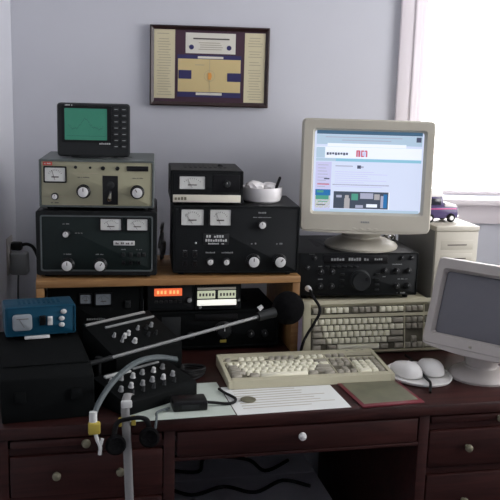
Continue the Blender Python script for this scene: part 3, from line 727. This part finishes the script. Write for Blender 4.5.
# side profile along local x: built as prism along y (rotate)
def side(bm, prof, hw, mi=0, bev=.0015):
    t_ = nb(); prism(t_, prof, -hw, hw, mi, bev)
    bmesh.ops.transform(t_, matrix=Matrix(((0, 1, 0, 0), (1, 0, 0, 0), (0, 0, 1, 0), (0, 0, 0, 1))), verts=t_.verts[:])
    mp = {v: bm.verts.new(v.co) for v in t_.verts}
    for f in t_.faces: bm.faces.new([mp[v] for v in f.verts]).material_index = f.material_index
    t_.free()
side(bm, [(-.055, .012), (.056, .012), (.058, .020), (.057, .044), (.010, .047), (-.055, .047)], .026); obj('body', bm, M['truckpurple'], t)
bm = nb(); side(bm, [(-.053, .046), (.014, .046), (.004, .076), (-.050, .076)], .024); obj('cab', bm, M['truckpurple'], t)
bm = nb(); side(bm, [(-.054, .076), (.004, .076), (.002, .091), (-.010, .094), (-.052, .094)], .026); obj('roof', bm, M['truckwhite'], t)['label'] = 'white roof'
bm = nb(); side(bm, [(.014, .046), (.057, .043), (.052, .051), (.030, .056), (.014, .057)], .025); obj('hood', bm, M['truckwhite'], t)['label'] = 'white hood'
for s in (-1, 1):
    bm = nb(); b2(bm, -.046, .000, s*.0235, s*.0250, .051, .071, .0005); obj('side_window', bm, M['glassdark'], t)
    bm = nb(); b2(bm, -.054, .052, s*.0255, s*.0268, .038, .042, .0005); obj('side_stripe', bm, M['truckpink'], t)
    for xw in (-.035, .035):
        bm = nb(); lathe(bm, [(.011, -.005), (.013, -.003), (.013, .003), (.011, .005)], (xw, s*.026, .013), (0, 1, 0), 20); wh = obj('wheel', bm, M['rubber'], t)
        bm = nb(); lathe(bm, [(.0065, 0), (.0065, .0058), (.003, .0066)], (xw, s*.026, .013), (0, s, 0), 16); obj('hubcap', bm, M['truckwhite'], wh)
bm = nb(); b2(bm, .056, .061, -.024, .024, .012, .020, .001); obj('bumper', bm, M['chrome'], t)

# ------------------------------------------------------------------ dark monitor at the right
rz = -50
th = R(rz); ex = Vector((math.cos(th), math.sin(th), 0)); ey = Vector((-math.sin(th), math.cos(th), 0))
SW, SHH = .270, .232
BL = Vector((.980, 1.998, 0))                 # bottom left of the bezel front
BO = .085
bc = BL + ex*(SW/2) + ey*BO
dm, Rm2, sc2, _s = crt('crt_monitor', 'small grey-beige monitor with a dark screen at the right end of the desk', (bc.x, bc.y, DZ), rz, SW, SHH, (.026, .026, .034, .034), M['beigegrey'], tilt=R(19), depth=.25, stand=.086, chin=.012, base_r=.080, screen=M['screenoff'], bulge=.006, base_off=BO)
bm = nb(); b2(bm, -.004, .004, -.002, .002, .010, .016, .0005); bmesh.ops.transform(bm, matrix=Rm2, verts=bm.verts[:]); obj('power_light', bm, M['keydark'], dm)

# mice on the oval mat
t = thing('mouse_mat', 'oval white tray under two pale computer mice, right of the flat keyboard', 'mouse mat', (.972, 1.975, DZ), 10)
bm = nb(); lathe(bm, [(.072, 0), (.080, .003), (.083, .009), (.081, .0105), (.076, .0065), (.002, .006)], n=44, sx=1.0)
for v in bm.verts: v.co.y *= 1.15
obj('tray', bm, M['white'], t)
def mouse(loc, rz, label):
    t = thing('computer_mouse', label, 'mouse', loc, rz)
    bm = nb(); rings = []
    n = 20
    for k, (s, z) in enumerate(((.86, 0), (1., .004), (1., .012), (.93, .021), (.75, .029), (.45, .0335), (.1, .035))):
        rings.append([Vector((.031*s*math.copysign(abs(math.cos(a))**.75, math.cos(a)), .050*s*math.copysign(abs(math.sin(a))**.8, math.sin(a)), z*(1-.12*math.sin(a)))) for a in [2*PI*i/n for i in range(n)]])
    loft(bm, rings); obj('body', bm, M['white'], t)
    for s in (-1, 1):
        bm = nb(); rg = []
        for s2, z in ((.95, .0236), (.92, .0262), (.8, .0282)):
            rg.append([Vector((s*(.0015+x*.019*s2), .008+y*.030*s2, z-.016*(y*.030/.042)**2*.5-.004*x*x)) for x, y in ((0, 0), (.5, 0), (1, .05), (1, .5), (.85, .85), (.45, 1.), (0, 1.05))])
        loft(bm, rg); obj('button', bm, M['bowl'], t)
    return t
mouse((.937, 1.975, DZ+.0068), 14, 'pale computer mouse on the left of the oval white tray')
mouse((1.010, 1.985, DZ+.0068), -6, 'pale computer mouse on the right of the oval white tray, nearer the dark monitor')
bm = nb(); tube(bm, [(.950, 1.850, DZ+.004), (.956, 1.864, DZ+.009), (.964, 1.884, DZ+.0170), (.969, 1.92, DZ+.0150), (.975, 1.96, DZ+.014), (.972, 1.99, DZ+.020), (.976, 2.03, DZ+.016), (.985, 2.055, DZ+.0145), (1.0, 2.09, DZ+.009), (1.0, 2.13, DZ+.006)], .0035, 8)
tag(obj('mouse_cable', bm, M['rubber']), 'dark mouse cord lying between the two pale mice', 'cord')

# ------------------------------------------------------------------ left group on the desk
t = thing('equipment_case', 'large flat black equipment case at the left end of the desk, under the blue tuner', 'case', (.030, 1.790, DZ), 6)
bm = nb(); prism(bm, [(0, 0), (.335, 0), (.335, .110), (.05, .108), (.006, .096)], -.100, .100, bev=.004); obj('body', bm, M['matte'], t)
bm = nb(); b2(bm, -.094, .094, .055, .33, .1085, .112, .002); obj('lid', bm, M['matte'], t)
for s in (-1, 1):
    bm = nb(); b2(bm, s*.06-.012, s*.06+.012, -.004, .003, .045, .07, .002); obj('latch', bm, M['matte'], t)
CZ = DZ+.112
t = rig('antenna_tuner', 'bright blue tuner box with a round-edged meter, on the black case at far left', 'tuner', (.020, 2.068, CZ), .168, .083, .085, M['blue'], M['blue'], rz=8, fh=.010, inset=.003, r=.005)
bm = nb(); loft(bm, [rr(.046, .040, .008, .003, -.044, .045), rr(.046, .040, .008, -.003, -.044, .045), rr(.038, .032, .006, -.005, -.044, .045)]); mm = obj('meter', bm, M['metergrey'], t)
bm = nb(); box(bm, (-.046, -.0055, .044), (.001, .001, .024), rot=Matrix.Rotation(-.5, 3, 'Y')); b2(bm, -.058, -.030, -.0058, -.005, .054, .0555); obj('needle', bm, M['ink'], mm)
rocker(t, .004, .047, .002, .015, .024, 'blackshine'); rocker(t, .022, .045, .002, .012, .022, 'silver')
for xx, zz in ((.055, .066), (.050, .049), (.050, .033)):
    bm = nb(); lathe(bm, [(.006, 0), (.006, .003), (.003, .006)], (xx, .002, zz), (0, -1, 0), 14, sx=1.2); obj('terminal', bm, M['lettering'], t)
bm = nb(); b2(bm, -.040, .020, -.006, .004, .003, .010, .001); obj('front_bail', bm, M['silver'], t)

def console(name, label, cat, loc, rz, w, d, hf, hb, knobs, strips, extra=None):
    t = thing(name, label, cat, loc, rz)
    bm = nb(); prism(bm, [(0, 0), (d, 0), (d, hb), (.008, hf), (0, hf-.006)], -w/2, w/2, bev=.002); obj('body', bm, M['matte'], t)
    sl = math.atan((hb-hf)/(d-.008))
    def zt(y): return hf+(hb-hf)*(y-.008)/(d-.008)
    for x0, x1, y, th_, m in strips:
        bm = nb(); box(bm, ((x0+x1)/2, y, zt(y)+.002), (x1-x0, th_, .005), .0015, rot=Matrix.Rotation(sl, 3, 'X')); obj('metal_strip', bm, M[m], t)
    for x, y, r, m in knobs:
        bm = nb(); lathe(bm, [(r*1.2, 0), (r*1.2, .002), (r, .003), (r*.85, .011), (r*.6, .0125)], (x, y, zt(y)), (0, -math.sin(sl), math.cos(sl)), 14); obj('knob', bm, M[m], t)
    return t, zt
kn = []
for i in range(6): kn.append((-.085+i*.031, .082+(.004 if i % 2 else 0), .0056, ('lettering', 'lettergrey')[i % 2]))
for i in range(6): kn.append((-.085+i*.031, .045+(.003 if i % 2 else 0), .0056, ('lettergrey', 'lettering', 'lettergrey')[i % 3]))
for i in range(5): kn.append((-.070+i*.031, .022, .0040, 'charcoal'))
console('audio_mixer', 'small black mixer with rows of pale knobs, lying on the papers at the desk edge', 'mixer', (.284, 1.846, DZ+.0012), 33, .215, .125, .036, .060, kn, [(-.085, -.010, .108, .010, 'lettering'), (.0, .08, .112, .005, 'lettergrey')])
kn = [(-.035, .060, .0055, 'lettering'), (-.018, .066, .0055, 'lettering'), (-.022, .036, .006, 'lettering'), (-.060, .070, .004, 'lettergrey'), (-.052, .048, .004, 'lettergrey'), (.02, .075, .004, 'lettergrey'), (.045, .070, .004, 'charcoal'), (.065, .075, .005, 'lettergrey'), (.03, .045, .004, 'charcoal'), (.055, .045, .004, 'charcoal')]
console('tape_recorder', 'black console with two long pale metal strips, below the shelf and beside the blue tuner', 'recorder', (.284, 2.045, DZ), 35, .215, .135, .085, .137, kn, [(-.104, .088, .127, .007, 'ribbon'), (-.06, .100, .104, .006, 'lettergrey')])

# microphone boom
t = thing('microphone_boom', 'black microphone with big foam ball on a long thin boom arm across the gear', 'microphone', (.150, 1.965, DZ))
bo = Vector((.150, 1.965, DZ))
bm = nb(); lathe(bm, [(.017, 0), (.017, .006), (.007, .010), (.006, .078), (.009, .080), (.009, .090)], n=20); obj('stand', bm, M['black'], t)
p0 = Vector((.138, 1.955, .8400))-bo; p1 = Vector((.575, 2.095, .902))-bo
bm = nb(); cyl(bm, p0, p1, .0042, None, 12); arm = obj('boom_arm', bm, M['alu'], t)
bm = nb(); cyl(bm, p0-(p1-p0)*.03, p0+(p1-p0)*.10, .0065, None, 14); obj('arm_grip', bm, M['charcoal'], arm)
bm = nb(); cyl(bm, p1-(p1-p0)*.02, p1+(p1-p0)*.09, .012, .014, 18); mic = obj('microphone_body', bm, M['charcoal'], t)
bm = nb(); cyl(bm, p1+Vector((-.01, -.012, .022)), p1+Vector((.0, -.012, .030)), .007, .005, 12); obj('clamp_knob', bm, M['lettering'], mic)
bm = nb(); bmesh.ops.create_icosphere(bm, subdivisions=4, radius=.043)
for v in bm.verts:
    v.co *= 1+random.uniform(-.012, .012); v.co.z *= 1.05
    v.co += Vector((.655, 2.122, .914))-bo
obj('foam_windscreen', bm, M['foam'], t, ang=180)

# papers and magazine
def sheet(name, label, cat, cx, cy, w, d, rz, m, z=DZ, lines=None, lm='inkgrey'):
    t = thing(name, label, cat, (cx, cy, z), rz)
    bm = nb(); n = 6
    for i in range(n):
        b2(bm, -w/2+w*i/n, -w/2+w*(i+1)/n, -d/2, d/2, .0002, .0009)
    bmesh.ops.remove_doubles(bm, verts=bm.verts[:], dist=1e-5)
    obj('sheet', bm, m, t)
    if lines:
        bm = nb()
        for i in range(lines):
            y = d/2-.02-(d-.04)*i/lines; b2(bm, -w*.42, w*random.uniform(.1, .42), y-.0012, y+.0012, .0008, .0012)
        obj('printed_lines', bm, M[lm], t)
    return t
sheet('paper_sheet', 'pale greenish paper under the black mixer and the black adapter', 'paper', .318, 1.876, .245, .215, 2, M['papergreen'])
sheet('paper_sheet', 'bright white paper sticking out in front of the flat keyboard', 'paper', .578, 1.862, .275, .180, 2, M['paper'], lines=9)
t = thing('magazine', 'red bordered magazine with a green picture, right in front of the flat keyboard', 'magazine', (.815, 1.880, DZ), 4)
bm = nb(); b2(bm, -.080, .080, -.105, .105, .0002, .004, .0008); obj('cover', bm, M['magred'], t)
bm = nb(); b2(bm, -.070, .072, -.090, .098, .0038, .0044); obj('cover_picture', bm, M['maggreen'], t)
bm = nb(); lathe(bm, [(.017, 0), (.0185, .001), (.0185, .003), (.016, .004), (.013, .0034), (.002, .0034)], n=28); tag(obj('medal', bm, M['brass'], None, (.487, 1.852, DZ+.001)), 'round dull brass disc on the white paper in front of the flat keyboard', 'disc')
# adapter with lead
t = thing('power_adapter', 'small black adapter block with a bent lead on the pale paper at the desk edge', 'adapter', (.341, 1.822, DZ+.001), 1)
bm = nb(); box(bm, (0, 0, .012), (.080, .050, .024), .004); obj('block', bm, M['blackshine'], t)
bm = nb(); b2(bm, -.02, .02, -.0258, -.0245, .007, .017); obj('rating_label', bm, M['charcoal'], t)
bm = nb(); tube(bm, [(.040, .004, .010), (.062, .004, .007), (.090, .0, .0045), (.108, .006, .0045), (.116, .026, .0045), (.108, .050, .0045), (.098, .070, .0045), (.090, .098, .0045)], .0035, 8); obj('lead', bm, M['rubber'], t)
# coil of black cord
bm = nb(); pts = []
for i in range(60):
    a = i*.42; r = .026+.004*math.sin(i*1.3); pts.append((r*math.cos(a)*1.15, r*math.sin(a), .0045+.0062*(i//15)+.0008*math.sin(i)))
tube(bm, pts, .0036, 7, 2); tag(obj('coiled_cord', bm, M['rubber'], None, (.391, 2.062, DZ)), 'small coil of black cord left of the flat keyboard', 'cord')

# cables and headphones over the desk edge
t = thing('grey_cable', 'thick grey cable arching over the mixer, its yellow-taped end hanging off the desk', 'cable', (.200, 1.90, DZ))
o = Vector((.200, 1.90, DZ))
def rel(pts): return [Vector(p)-o for p in pts]
for dd in (0, .010):
    bm = nb(); tube(bm, rel([(.335, 1.955+dd, .835), (.285, 1.945+dd, .846), (.235, 1.905+dd, .850), (.190, 1.845+dd, .842), (.157, 1.795+dd, .824), (.134, 1.755+dd, .800), (.128, 1.738+dd*.4, .782)]), .0052, 10); obj('cable_strand', bm, M['cablegrey'], t)
bm = nb(); cyl(bm, Vector((.126, 1.740, .800))-o, Vector((.126, 1.738, .776))-o, .008, .009, 14); obj('collar', bm, M['lettering'], t)
bm = nb(); box(bm, Vector((.128, 1.733, .766))-o, (.026, .018, .026), .004); obj('yellow_tape', bm, M['yellow'], t)['label'] = 'yellow tape round the cable end'
bm = nb(); tube(bm, rel([(.130, 1.732, .754), (.134, 1.730, .740), (.140, 1.729, .724), (.139, 1.729, .706)]), .0042, 8); tube(bm, rel([(.140, 1.729, .724), (.144, 1.729, .738), (.145, 1.729, .742)]), .0036, 8); obj('wire_tail', bm, M['lettering'], t)

t = thing('ribbon_cable', 'flat pale grey ribbon hanging from the mixer down the front of the desk', 'ribbon', (.195, 1.75, DZ)); o = Vector((.195, 1.75, DZ))
bm = nb(); tube(bm, rel([(.204, 1.800, .806), (.196, 1.772, .815), (.189, 1.744, .800), (.190, 1.735, .760), (.193, 1.733, .70), (.196, 1.733, .62), (.199, 1.733, .54), (.203, 1.734, .44), (.204, 1.735, .34)]), 0, 10, flat=(.0095, .0022)); obj('ribbon', bm, M['ribbon'], t)
bm = nb(); box(bm, Vector((.206, 1.734, .770))-o, (.010, .008, .022), .002); obj('yellow_tape', bm, M['yellow'], t)
bm = nb(); box(bm, Vector((.177, 1.734, .768))-o, (.007, .008, .020), .002); obj('yellow_tape', bm, M['yellow'], t)
bm = nb(); box(bm, Vector((.1915, 1.7405, .806))-o, (.024, .012, .016), .003); obj('connector', bm, M['lettering'], t)

t = thing('headphones', 'black headphones with two ear cups hanging off the front edge of the desk', 'headphones', (.205, 1.73, DZ)); o = Vector((.205, 1.73, DZ))
for x, z, rz_ in ((.163, .722, .3), (.240, .735, -.3)):
    bm = nb(); lathe(bm, [(.011, 0), (.018, .003), (.0205, .010), (.019, .017), (.014, .020), (.003, .0195)], Vector((x, 1.731, z))-o, (rz_*.4, -1, .1), 24); cup = obj('ear_cup', bm, M['rubber'], t)
    bm = nb(); lathe(bm, [(.018, .013), (.0225, .016), (.0225, .022), (.018, .026), (.013, .0235), (.002, .0225)], Vector((x, 1.731, z))-o, (rz_*.4, -1, .1), 24); obj('ear_pad', bm, M['foam'], cup)
bm = nb(); tube(bm, rel([(.163, 1.727, .738), (.165, 1.728, .757), (.172, 1.724, .772), (.192, 1.7195, .779), (.214, 1.7195, .781), (.230, 1.724, .775), (.237, 1.728, .762), (.238, 1.727, .748)]), 0, 10, flat=(.006, .0022)); obj('headband', bm, M['rubber'], t)
bm = nb(); tube(bm, rel([(.246, 1.716, .748), (.248, 1.712, .738), (.250, 1.712, .722)]), .0042, 8); tube(bm, rel([(.250, 1.712, .728), (.243, 1.713, .742), (.240, 1.716, .748)]), .003, 8); obj('yoke', bm, M['lettering'], t)
bm = nb(); tube(bm, rel([(.252, 1.722, .752), (.256, 1.737, .772), (.262, 1.78, .7665), (.290, 1.80, .7665), (.285, 1.79, .7665)]), .0028, 8); obj('cord', bm, M['cablegrey'], t)

# ------------------------------------------------------------------ wall plaque
pa, pb = Vector((.347, 2.7395, 0)), Vector((.715, 2.6845, 0))
pc = RM(*( ((pa+pb)/2-CO).dot(E1), -.0005 ), 1.423)
t = thing('wall_plaque', 'dark framed plaque with a basketball court diagram hanging on the wall', 'plaque', (pc.x, pc.y, 1.423)); t.rotation_euler = (0, 0, -A)
w, h = .373, .246
bm = nb(); fw = .013
o0 = rr(w, h, .002, 0, 0, h/2, 3); o1 = rr(w, h, .002, -.016, 0, h/2, 3); o2 = rr(w-.008, h-.008, .002, -.020, 0, h/2, 3); o3 = rr(w-2*fw, h-2*fw, .001, -.014, 0, h/2, 3); o4 = rr(w-2*fw, h-2*fw, .001, -.009, 0, h/2, 3)
loft(bm, [o0, o1, o2, o3, o4], True, False); obj('frame', bm, M['frame'], t, ang=20)
bm = nb(); b2(bm, -w/2+fw, w/2-fw, -.011, -.004, fw, h-fw); obj('backing', bm, M['plaquemat'], t)
def ux(x): return ((x-5.)/388.-.5)*w
def uz(z): return (322.-z)/260.*h
def flat(name, x0, x1, z0, z1, m, lay=1, parent=t):
    bm = nb(); b2(bm, ux(x0), ux(x1), -.011-.0009*lay, -.0105, uz(z1), uz(z0)); return obj(name, bm, M[m], parent)
def lines(parent, x0, x1, z0, z1, n, m='inkgrey', lay=2, hh=.0016):
    bm = nb()
    for i in range(n):
        if random.random() < .08: continue
        z = uz(z0+(z1-z0)*(i+.5)/n); a = ux(x0)+random.uniform(0, .008); b = ux(x1)-random.uniform(0, .014)
        b2(bm, a, b, -.0112-.0009*lay, -.011, z-hh/2, z+hh/2)
    return obj('printed_lines', bm, M[m], parent)
pl = flat('name_panel', 17, 86, 72, 298, 'card'); lines(pl, 27, 78, 85, 290, 24)
pr = flat('name_panel', 312, 380, 80, 306, 'card'); lines(pr, 322, 374, 92, 300, 24)
tp = flat('title_plate', 120, 282, 84, 150, 'titlecard'); lines(tp, 140, 270, 97, 108, 1, 'ink', hh=.004); lines(tp, 160, 245, 112, 140, 4)
for x in (139, 261):
    bm = nb(); lathe(bm, [(.0075, 0), (.0075, .0006)], (ux(x), -.0119, uz(130)), (0, -1, 0), 16); obj('emblem', bm, M['navy'], tp)
flat('blue_border', 94, 302, 155, 292, 'navy')
ct = flat('court_diagram', 96, 300, 168, 275, 'court', 2)
for x0, x1 in ((98, 140), (257, 300)): flat('court_key', x0, x1, 205+(x0 > 200)*6, 233+(x0 > 200)*6, 'navy', 3, ct)
bm = nb(); b2(bm, ux(194), ux(204), -.0140, -.0125, uz(234), uz(212)); b2(bm, ux(199), ux(206), -.0141, -.0125, uz(228), uz(216)); obj('court_mark', bm, M['orange'], ct)
bm = nb(); b2(bm, ux(198.5), ux(199.5), -.0135, -.0125, uz(275), uz(168)); loft(bm, [rr(.034, .034, .0168, -.0137, ux(199), uz(222), 8), rr(.0325, .0325, .016, -.0137, ux(199), uz(222), 8)], False, False); obj('court_line', bm, M['inkgrey'], ct)
for x0, x1, z0, z1 in ((160, 243, 159, 166), (155, 240, 277, 285)): flat('white_strip', x0, x1, z0, z1, 'titlecard', 2)
lines(ct, 150, 190, 182, 192, 1); lines(ct, 220, 250, 258, 268, 1)

# ------------------------------------------------------------------ outlet, plug and cord at the left corner
t = thing('wall_outlet', 'pale wall outlet near the left corner behind the left amplifier', 'outlet', RM(.0, -.115, .955)); t.rotation_euler = (0, 0, -A)
bm = nb(); b2(bm, 0, .005, -.036, .036, -.058, .058, .002); obj('cover_plate', bm, M['beigegrey'], t)
for z in (-.022, .022):
    bm = nb(); b2(bm, .004, .0065, -.016, .016, z-.014, z+.014, .001); obj('socket', bm, M['white'], t)
t = thing('wall_adapter', 'grey plug-in adapter in the lower socket of the left corner outlet', 'adapter', RM(.0066, -.115, .932)); t.rotation_euler = (0, 0, -A)
bm = nb(); b2(bm, .0, .052, -.024, .024, -.036, .032, .006); obj('adapter_body', bm, M['lettergrey'], t)
bm = nb(); tube(bm, [(.022, 0, -.034), (.020, 0, -.06), (.018, .004, -.12), (.022, .01, -.19)], .0028, 8); obj('lead', bm, M['cablegrey'], t)
t = thing('power_lead_cable', 'black plug and cord arching from the left corner outlet down past the amplifier', 'cord', RM(.0066, -.115, .980)); t.rotation_euler = (0, 0, -A)
bm = nb(); box(bm, (.018, 0, 0.004), (.034, .028, .026), .006); obj('plug', bm, M['rubber'], t)
bm = nb(); tube(bm, [(.030, 0, .006), (.048, .004, .010), (.066, .008, 0.), (.080, .010, -.030), (.090, .012, -.065), (.098, .012, -.12), (.100, .012, -.20), (.100, .012, -.30)], .0052, 9); obj('cord', bm, M['rubber'], t)

# cables behind, between the two amplifiers
bm = nb(); tube(bm, [(.366, 2.47, ST+.10), (.374, 2.49, ST+.11), (.372, 2.52, ST+.07), (.364, 2.49, ST+.04), (.376, 2.47, ST+.06), (.380, 2.50, ST+.03), (.372, 2.50, ST+.0055), (.368, 2.47, ST+.03), (.374, 2.50, ST+.08), (.370, 2.53, ST+.05), (.373, 2.48, ST+.012)], .0042, 8)
tag(obj('patch_cable', bm, M['alu']), 'grey cable bunched between the two big amplifiers on the shelf', 'cable')
bm = nb(); tube(bm, [(.745, 2.59, ST+.115), (.748, 2.584, ST+.13), (.756, 2.582, ST+.11), (.752, 2.585, ST+.04), (.756, 2.587, ST-.09)], .004, 8)
tag(obj('patch_cable', bm, M['rubber']), 'black cable looping behind the right end of the right amplifier', 'cable')

# ------------------------------------------------------------------ settle everything standing on the desk to the desk's real depth
bpy.context.view_layer.update()
SKIP = ('desk', 'wall_plaque', 'wall_outlet', 'wall_adapter', 'power_lead_cable', 'cardboard_box', 'power_cable')
for o_ in [q for q in C.objects if q.parent is None and q.get('category') and q.name.split('.')[0] not in SKIP]:
    c_ = o_.location.copy() if o_.type == 'EMPTY' or o_.location.length > .1 else sum((Vector(k) for k in o_.bound_box), Vector())/8
    x_, y_ = c_.x, c_.y
    if o_.type != 'EMPTY' and o_.location.length <= .1 and y_ > 2.3: y_ = 2.3
    y_ = min(y_, 2.33)
    ky = (2.04-y_)*.122; o_.location.x += ky*(.3+.45*x_); o_.location.y += ky

# ------------------------------------------------------------------ light and camera
wd = bpy.data.worlds.new('World'); bpy.context.scene.world = wd; wd.use_nodes = True
bg = wd.node_tree.nodes['Background']; bg.inputs['Color'].default_value = (1., .985, 1., 1); bg.inputs['Strength'].default_value = 11.5
def portal(name, loc, rot, sx, sy):
    l = bpy.data.lights.new(name, 'AREA'); l.shape = 'RECTANGLE'; l.size = sx; l.size_y = sy; l.cycles.is_portal = True
    o = bpy.data.objects.new(name, l); C.objects.link(o); o.location = loc; o.rotation_euler = rot
portal('window_daylight', RM((W0+W1)/2, .15, (WZ0+WZ1)/2), (R(90), 0, -A+PI), W1-W0, WZ1-WZ0)
portal('window_daylight', RM(UW+.13, (S0+S1)/2, (SZ0+SZ1)/2), (R(90), 0, -A+PI/2), S1-S0, SZ1-SZ0)  # portal for the added right-wall window, out of view

F = 850.; PT = math.atan(122/850.)+R(3); PS = R(12.5); RO = .029
f = Vector((math.sin(PS)*math.cos(PT), math.cos(PS)*math.cos(PT), -math.sin(PT)))
r0 = Vector((math.cos(PS), -math.sin(PS), 0)); u0 = r0.cross(f)
r1 = r0*math.cos(RO)+u0*math.sin(RO); u1 = u0*math.cos(RO)-r0*math.sin(RO)
cam = bpy.data.cameras.new('camera'); cam.sensor_width = 36; cam.lens = 36*F/500; cam.clip_start = .05
co = bpy.data.objects.new('camera', cam); C.objects.link(co)
co.matrix_world = Matrix(((r1.x, u1.x, -f.x, .0792), (r1.y, u1.y, -f.y, .0092), (r1.z, u1.z, -f.z, 1.5024), (0, 0, 0, 1)))
sc = bpy.context.scene; sc.camera = co
sc.view_settings.view_transform = 'Standard'; sc.view_settings.look = 'None'; sc.view_settings.gamma = 1; sc.view_settings.exposure = 0.
sc.view_settings.use_curve_mapping = False
